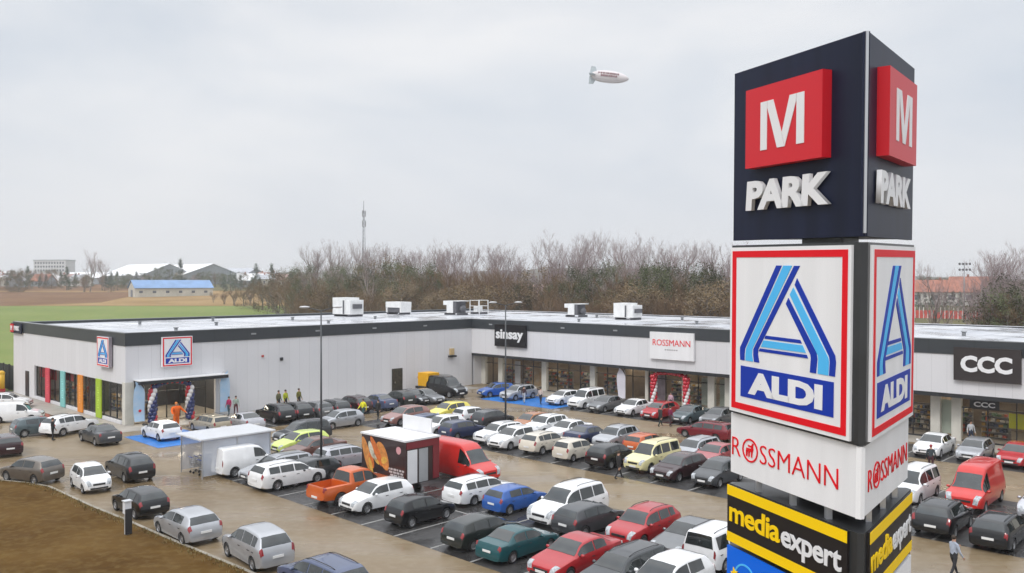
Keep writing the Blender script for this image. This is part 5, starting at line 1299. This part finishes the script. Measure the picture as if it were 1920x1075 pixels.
m = MB(); m.tube([(0, TWD / 2, .5), (-1.0, TWD / 2, .48)], .05, 6); m.build('drawbar', STEEL, t)
t = thing('gas_canister_crate', 'pink and grey crate on the ground at the corner of the hot dog trailer', 'crate', lot(35.6, 38.6, .006), ROT_U)
m = MB(); m.box(-.3, .3, -.25, .25, .02, .42); m.build('crate', mat('crate_pink', (.5, .12, .18), .5, noise=(3, .3)), t); m = MB(); m.box(-.25, .25, -.2, .2, .42, .5); m.build('lid', mat('crate_dark', (.06, .05, .06), .6), t)

# yellow box trailer by the wall
t = thing('box_trailer', 'yellow box trailer by the wall behind the parked grey saloons', 'trailer', lot(2.4, px_b(814, 2.4), .006), ROT_V + pi)
YB = mat('box_yellow', (.78, .40, .01), .45, noise=(1, .1))
m = MB(); m.box(0, 1.6, -.85, .85, .85, 2.3); m.build('body', YB, t)
m = MB(); blob(m, 1.2, 1.7, .4, .28, .3, -.93, -.902); m.build('mark', mat('box_orange_mark', (.55, .08, .01), .5), t)
m = MB(); m.box(.3, .9, .903, .93, 1.2, 1.7); m.build('mark', M_TRIM, t)
m = MB(); m.box(-.3, 2.0, -.8, .8, .6, .88); m.build('frame', M_TRIM, t)
for x in (.6, 1.3):
    for y in (-.78, .78): w = link('wheel', ty, t, (x, y, .30)); link('rim', ri, w)
t = thing('wall_lantern', 'small tan lantern box on the wall above the black van', 'lamp', lot(.02, px_b(846, 0), 3.5), ROT_V)
m = MB(); m.box(-.3, .3, -.2, 0, .25, 1.0); m.build('shade', mat('lantern_tan', (.52, .38, .19), .6), t); m = MB(); m.box(-.5, .5, -.4, 0, 0, .2); m.build('bracket', M_TRIM, t)

# ---------------------------------------------------------------- flags
def feather(a, b, h, rz, label, m_, flip=1, grp='feather flags beside the supermarket entrance', w=.95, z0=.35):
    t = thing('feather_flag', label, 'flag', lot(a, b, .017), rz, grp)
    pts = [(-.42, 0, 0)]; n = 10
    m = MB(); m.tube([(-.42 * flip, 0, 0), (-.42 * flip, 0, h * .7), (-.35 * flip, 0, h * .88), (-.1 * flip, 0, h * .98), (.25 * flip, 0, h)], .022, 5); m.build('pole', mat('flag_pole', (.5, .5, .52), .4, metal=.5), t)
    m = MB(); m.tube([(-.42 * flip, 0, 0), (-.42 * flip, 0, .12)], .22, 10); m.build('foot', M_TRIM, t)
    m = MB(); L, Rr = [], []
    for i in range(n + 1):
        z = z0 + (h - z0) * i / n; u = i / n
        l = -.40 + (.0 if u < .7 else .75 * ((u - .7) / .3) ** 2)
        r = -.40 + w * (.86 + .14 * sin(u * 3)) * (1 if u < .72 else math.sqrt(max(.0, 1 - ((u - .72) / .30) ** 2)) * .85 + .15)
        r = max(r, l + .03); yy = .06 * sin(u * 5)
        L.append((l * flip, yy, z)); Rr.append((r * flip, yy + .05 * sin(u * 7 + 1), z))
    vs = [q for p in zip(L, Rr) for q in p]; k = len(vs); vs += [(x, y + .012, z) for x, y, z in vs]
    fs = [(2 * i, 2 * i + 1, 2 * i + 3, 2 * i + 2) for i in range(n)] + [(k + 2 * i + 2, k + 2 * i + 3, k + 2 * i + 1, k + 2 * i) for i in range(n)]
    m.add(vs, fs, 0, True); s_ = m.build('sail', m_, t)
    return t
PB = mat('flag_pale_blue', (.32, .52, .72), .6, noise=(1.5, .12, (.50, .62, .76)))
f1 = feather(.9, px_b(262, .9), 3.75, ROT_V, 'pale blue feather flag left of the supermarket entrance', PB, -1)
m = MB(); blob(m, -.0, 1.25, .12, .12, 0, -.02, .0); m.build('emblem', CRIM, f1)
f2 = feather(.9, px_b(420, .9), 4.1, ROT_V, 'pale blue feather flag right of the supermarket entrance', PB, 1)
feather(21.6, -.6, 3.5, ROT_U, 'white feather flag before the shop windows left of the red car', mat('flag_white', (.66, .64, .70), .6, noise=(1, .05)), -1, None, 1.05)

# ---------------------------------------------------------------- balloon columns
def balloons(pts, cols, label, grp, per=4, r=.20):
    t = thing('balloon_column', label, 'balloons', pts[0], 0, grp); base = Vector(pts[0])
    me = {}
    for c in set(cols):
        m = MB(); m.ell((0, 0, 0), (1, 1, 1.08), 0, 10, 7); me[c] = m.mesh('balloon', mat('balloon_' + c, dict(red=(.50, .012, .03), white=(.70, .68, .68), blue=(.015, .025, .11))[c], .2, coat=.5))
    for i in range(len(pts)):
        p = Vector(pts[i]) - base
        for k in range(per):
            a = 2 * pi * k / per + i * .55; o = link('balloon', me[cols[(k + i // 1 * 0) % len(cols)]], t, (p.x + cos(a) * r * .95, p.y + sin(a) * r * .95, p.z + r))
            o.scale = (r, r, r)
def colpts(a, b, h, n, tilt=0): return [tuple(lot(a, b + tilt * i / n, .05 + h * i / n)) for i in range(n)]
for px_, lb in ((286, 'left'), (356, 'right')):
    a = .75; balloons(colpts(a, px_b(px_, a), 2.9, 9), ['red', 'white', 'blue', 'blue'], 'red, white and blue balloon column at the %s of the supermarket entrance' % lb, 'balloon columns at the supermarket', 4, .22)
b0, b1 = px_b(286, .75), px_b(356, .75); n = 9
balloons([tuple(lot(.75, b0 + (b1 - b0) * (i + .5) / n, 2.95 + .42 * sin(pi * (i + .5) / n))) for i in range(n)], ['blue', 'blue', 'red', 'blue'], 'dark balloon arch spanning the supermarket entrance', None, 4, .19)
for px_, lb in ((1226, 'left'), (1287, 'right')):
    b = -.5; balloons(colpts(px_a(px_, b), b, 3.0, 9), ['red', 'red', 'white', 'red'], 'red and white balloon column at the %s of the shop door under the white sign' % lb, 'balloon columns at the shop door', 4, .20)
a0, a1 = px_a(1226, -.5), px_a(1287, -.5)
balloons([tuple(lot(a0 + (a1 - a0) * (i + .5) / 9, -.5, 3.0 + .2 * sin(pi * (i + .5) / 9))) for i in range(9)], ['red', 'red', 'red', 'red'], 'red balloon garland over the shop door under the white sign', None, 3, .15)

# ---------------------------------------------------------------- bouncy castle and dark fence beyond the end wall
t = thing('board_fence', 'dark board fence left of the supermarket end wall', 'fence', lot(-31.5, 39.8), ROT_U + pi)
for k in range(14):
    m = MB(); m.box(k * 2.2 + .08, k * 2.2 + 2.12, -.03, .03, .1, 2.85); m.build('panel', mat('fence_dark_green', (.018, .026, .022), .7, noise=(.8, .4)), t)
    m = MB(); m.box(k * 2.2 - .06, k * 2.2 + .06, -.08, .08, 0, 2.95); m.build('post', M_TRIM, t)
t = thing('bouncy_castle', 'red and yellow bouncy castle before the dark fence at the left edge', 'bouncy castle', lot(-32.6, 42.2, .005), ROT_U)
CR_ = mat('castle_red', (.42, .02, .03), .4, noise=(1, .15)); CY = mat('castle_yellow', (.68, .40, .02), .4, noise=(1, .15))
m = MB(); m.box(-4, 1.2, -1.6, 1.4, 0, .5); m.build('base', CR_, t)
for x, y in ((.9, -1.3), (.9, 1.1), (-3.6, -1.3), (-3.6, 1.1)):
    m = MB(); m.tube([(x, y, .45), (x, y, 2.1)], .34, 12); m.ell((x, y, 2.15), (.38, .38, .3)); m.build('tower', CY, t)
m = MB(); m.box(-3.4, .6, 1.0, 1.3, .5, 1.7); m.build('wall', CR_, t)
m = MB(); m.ell((-1.4, 0, 1.7), (1.9, 1.3, 1.0), 0, 16, 10); m.build('dome', CR_, t)

# grey post on the soil
t = thing('utility_post', 'short white capped grey utility post standing on the soil by the kerb', 'post', lot(31.7, 52.05, .1), ROT_V); t.scale = (.92, .92, .95)
m = MB(); m.box(-.10, .10, -.12, .12, 0, 1.05); m.build('column', mat('post_grey', (.40, .40, .39), .6, noise=(4, .2)), t)
m = MB(); m.box(-.16, .16, -.16, .16, 1.05, 1.65); m.build('head', mat('post_white', (.64, .65, .67), .5), t)
m = MB(); m.box(-.165, .165, -.24, -.163, .05, 1.3); m.build('dark_side', M_TRIM, t)
m = MB(); m.box(-.2, .2, -.2, .2, 1.652, 1.70); m.build('cap', mat('post_cap', (.5, .51, .52), .5), t)

# ---------------------------------------------------------------- people
SKIN = mat('skin', (.46, .26, .18), .55); HAIRC = {}
def cloth(c): return mat('cloth_%02d%02d%02d' % tuple(int(q * 99) for q in c), c, .85, noise=(6, .25))
def person(x, y, hd, label, top, legs, h=1.74, stride=0.0, arms=(0, 0), bulk=1.0, hair=(.04, .025, .015), hood=None, group=None, z=.017, spread=.0, shoes=(.03, .03, .03)):
    """one skinned body: joints -> radii; local +x is where the person faces"""
    k = h / 1.75; V_ = []; E_ = []; Rd = []; Tg = []
    def jt(p, r, tg, par=None):
        V_.append(Vector(p) * k); Rd.append(r * k); Tg.append(tg)
        if par is not None: E_.append((par, len(V_) - 1))
        return len(V_) - 1
    bk_ = bulk
    pel = jt((0, 0, .95), .135 * bk_, 'legs'); sp = jt((.01, 0, 1.12), .125 * bk_, 'top', pel); ch_ = jt((.0, 0, 1.33), .15 * bk_, 'top', sp); nk = jt((.01, 0, 1.48), .058, 'skin', ch_)
    h1 = jt((.03, 0, 1.58), .082, 'skin', nk); h2 = jt((.03, 0, 1.69), .075, 'hair', h1); jt((.115, 0, 1.61), .016, 'skin', h1)
    for sg in (-1, 1):
        s_ = stride * sg
        hp = jt((0, .095 * sg, .90), .095 * bk_, 'legs', pel); kn = jt((.02 + sin(s_) * .40 + max(0, -s_) * .10, .105 * sg, .90 - cos(s_) * .41), .062 * bk_, 'legs', hp)
        kx = V_[kn] / k; s2 = s_ * (1.1 if s_ > 0 else 1.5); an = jt((kx.x + sin(s2) * .38 - .02, .11 * sg, max(.085, kx.z - cos(s2) * .40)), .044 * bk_, 'legs', kn)
        ax = V_[an] / k; jt((ax.x + .06, .11 * sg, max(.05, ax.z - .04)), .045, 'shoe', an); jt((ax.x + .19, .12 * sg, max(.035, ax.z - .05)), .034, 'shoe', len(V_) - 1)
        aa = arms[0 if sg < 0 else 1]
        sh = jt((0, .185 * sg * bk_, 1.39), .068 * bk_, 'top', ch_)
        d1 = Vector((sin(aa), (.16 + spread) * sg, -cos(aa))).normalized(); el = Vector((0, .20 * sg * bk_, 1.38)) + d1 * .28; e_ = jt(el, .048 * bk_, 'top', sh)
        d2 = Vector((sin(aa + .45), (.05 + spread * .8) * sg, -cos(aa + .45))).normalized(); wr_ = el + d2 * .24; w_ = jt(wr_, .034 * bk_, 'top', e_)
        pm_ = wr_ + d2 * .085; p_ = jt(pm_, .034, 'skin', w_)
        side = d2.cross(Vector((0, sg, 0))).normalized()
        for q, ln in ((-.028, .060), (-.010, .072), (.010, .070), (.028, .056)):
            f1_ = pm_ + d2 * .035 + side * q; a_ = jt(f1_, .0105, 'skin', p_); f2_ = f1_ + d2 * ln * .55 + Vector((0, -.008 * sg, 0)); b_ = jt(f2_, .0095, 'skin', a_); jt(f2_ + d2 * ln * .4 + Vector((0, -.02 * sg, 0)), .008, 'skin', b_)
        th = wr_ + d2 * .04 - side * .035; a_ = jt(th, .0115, 'skin', p_); jt(th + d2 * .045 - side * .018, .0095, 'skin', a_)
    me = bpy.data.meshes.new('p'); me.from_pydata([tuple(v) for v in V_], E_, []); o = link('tmp', me)
    md = o.modifiers.new('s', 'SKIN'); md.use_smooth_shade = True
    for i, sv in enumerate(me.skin_vertices[0].data): sv.radius = (Rd[i], Rd[i])
    me.skin_vertices[0].data[0].use_root = True
    o.modifiers.new('u', 'SUBSURF').levels = 1
    bm_ = bpy.data.meshes.new_from_object(o.evaluated_get(bpy.context.evaluated_depsgraph_get())); bpy.data.objects.remove(o)
    ms = [SKIN, cloth(top), cloth(legs), cloth(shoes), mat('hair_%02d' % int(hair[0] * 99), hair, .7)]; ix = dict(skin=0, top=1, legs=2, shoe=3, hair=4)
    bm_.materials.clear()
    for q in ms: bm_.materials.append(q)
    for p in bm_.polygons:
        c = p.center; b_, bd = 0, 9
        for i, v in enumerate(V_):
            d = (v - c).length - Rd[i]
            if d < bd: bd, b_ = d, i
        p.material_index = ix[Tg[b_]]; p.use_smooth = True
    bm_.name = 'body'
    t = thing('person', label, 'person', (x, y, z), R(90 - hd), group); link('body', bm_, t)
    m = MB(); m.ell((-.012 * k + .02, 0, 1.665 * k), (.102 * k, .09 * k, .095 * k), 0, 12, 8); link('hair', m.mesh('hair', cloth(hood) if hood else ms[4]), t)
    m = MB()
    for sg in (-1, 1): m.ell((.108 * k, .032 * sg * k, 1.635 * k), (.012, .014, .009), 0, 6, 4)
    link('eye', m.mesh('eye', M_TRIM), t)
    return t
def pxy(px, py): Y = FPX * CAM_H / (py - HOR); return (px - 960) / FPX * Y, Y
p = lot(41.7, 26.8); person(p.x, p.y, 62, 'person in black walking across the aisle before the cream van, arm reaching forward', (.02, .02, .022), (.018, .018, .02), 1.82, .42, (-.35, .9))
p = pxy(1789, 1086); person(p[0], p[1], 70, 'person in a light grey shirt and dark trousers walking at the lower right', (.42, .46, .54), (.03, .03, .035), 1.76, .38, (.2, 1.0))
p = pxy(330, 803); person(p[0], p[1], 120, 'person in a baggy bright orange costume before the supermarket door', (.80, .13, .005), (.80, .14, .005), 2.15, .05, (.5, .5), 1.55, (.62, .20, .03), group=None, spread=.35, shoes=(.6, .35, .2))
p = lot(1.3, px_b(429, 1.3)); person(p.x, p.y, 200, 'person in a crimson jacket by the right pale blue flag', (.40, .015, .10), (.05, .09, .11), 1.75, .2)
p = lot(1.5, px_b(442, 1.5)); person(p.x, p.y, 150, 'person in a grey green top right of the crimson jacket', (.32, .40, .34), (.10, .02, .03), 1.78, .2)
for px_, lb, c in ((522, 'person with dark jacket and pale vest, leftmost of three by the blank wall', (.12, .12, .06)), (535, 'person in a yellow vest, middle of three by the blank wall', (.42, .46, .02)), (560, 'person in an olive yellow jacket, rightmost of three by the blank wall', (.16, .15, .03))):
    p = lot(2.0, px_b(px_, 2.0)); person(p.x, p.y, 120, lb, c, (.03, .03, .03), 1.95, .1, group='people by the blank wall')
p = pxy(681, 788); person(p[0], p[1], 215, 'person in a yellow high visibility jacket walking beside the silver hatchback', (.72, .68, .02), (.05, .10, .11), 1.86, .3, (.4, -.3), 1.15)
p = pxy(709, 787); person(p[0], p[1], 200, 'person in dark clothes right of the yellow jacket', (.03, .025, .03), (.03, .03, .03), 1.75, .2)
p = lot(15.1, 7.0); person(p.x, p.y, 20, 'person with dark jacket on the blue bay, left of two', (.05, .02, .025), (.45, .46, .48), 1.75, .25, group='people on the blue bay')
p = lot(17.0, 6.6); person(p.x, p.y, 30, 'person in a pale top on the blue bay, right of two', (.55, .45, .40), (.03, .03, .04), 1.72, .25, group='people on the blue bay')
p = pxy(1238, 803); person(p[0], p[1], 50, 'person in dark clothes striding beside the red hatchback', (.025, .03, .03), (.02, .03, .03), 1.84, .45, (-.4, .5))
p = pxy(1257, 801); person(p[0], p[1], 60, 'person in a plum jacket right of the striding dark figure', (.20, .01, .06), (.06, .03, .035), 1.74, .2)
p = lot(28.2, .6); person(p.x, p.y, 210, 'person in a pink top at the shop door between the balloon columns', (.55, .35, .42), (.05, .04, .05), 1.7, .2)
p = pxy(98, 827); person(p[0], p[1], 40, 'person in black beside the rear wheel of the white crossover', (.02, .02, .022), (.02, .02, .02), 1.76, .1)
p = pxy(1746, 886); person(p[0], p[1], 30, 'person in dark clothes with a red cap walking right of the tall sign', (.035, .05, .06), (.06, .02, .025), 1.75, .25, hood=(.3, .03, .04))
p = lot(53.6, -.9); person(p.x, p.y, 190, 'person with a pale top at the shoe shop door', (.50, .52, .54), (.03, .04, .07), 1.76, .1)
# ---------------------------------------------------------------- damp air
m = MB(); m.box(-1620, 1620, -70, 2620, -3, 60)
hzm = bpy.data.materials.new('damp_air'); hzm.use_nodes = True; n_ = hzm.node_tree.nodes; n_.clear()
vo = n_.new('ShaderNodeVolumePrincipled'); oo = n_.new('ShaderNodeOutputMaterial'); hzm.node_tree.links.new(vo.outputs[0], oo.inputs['Volume'])
vo.inputs['Color'].default_value = (.93, .95, 1, 1); vo.inputs['Density'].default_value = HAZE_DENSITY; vo.inputs['Anisotropy'].default_value = .3
o = m.build('haze', hzm); o['kind'] = 'stuff'
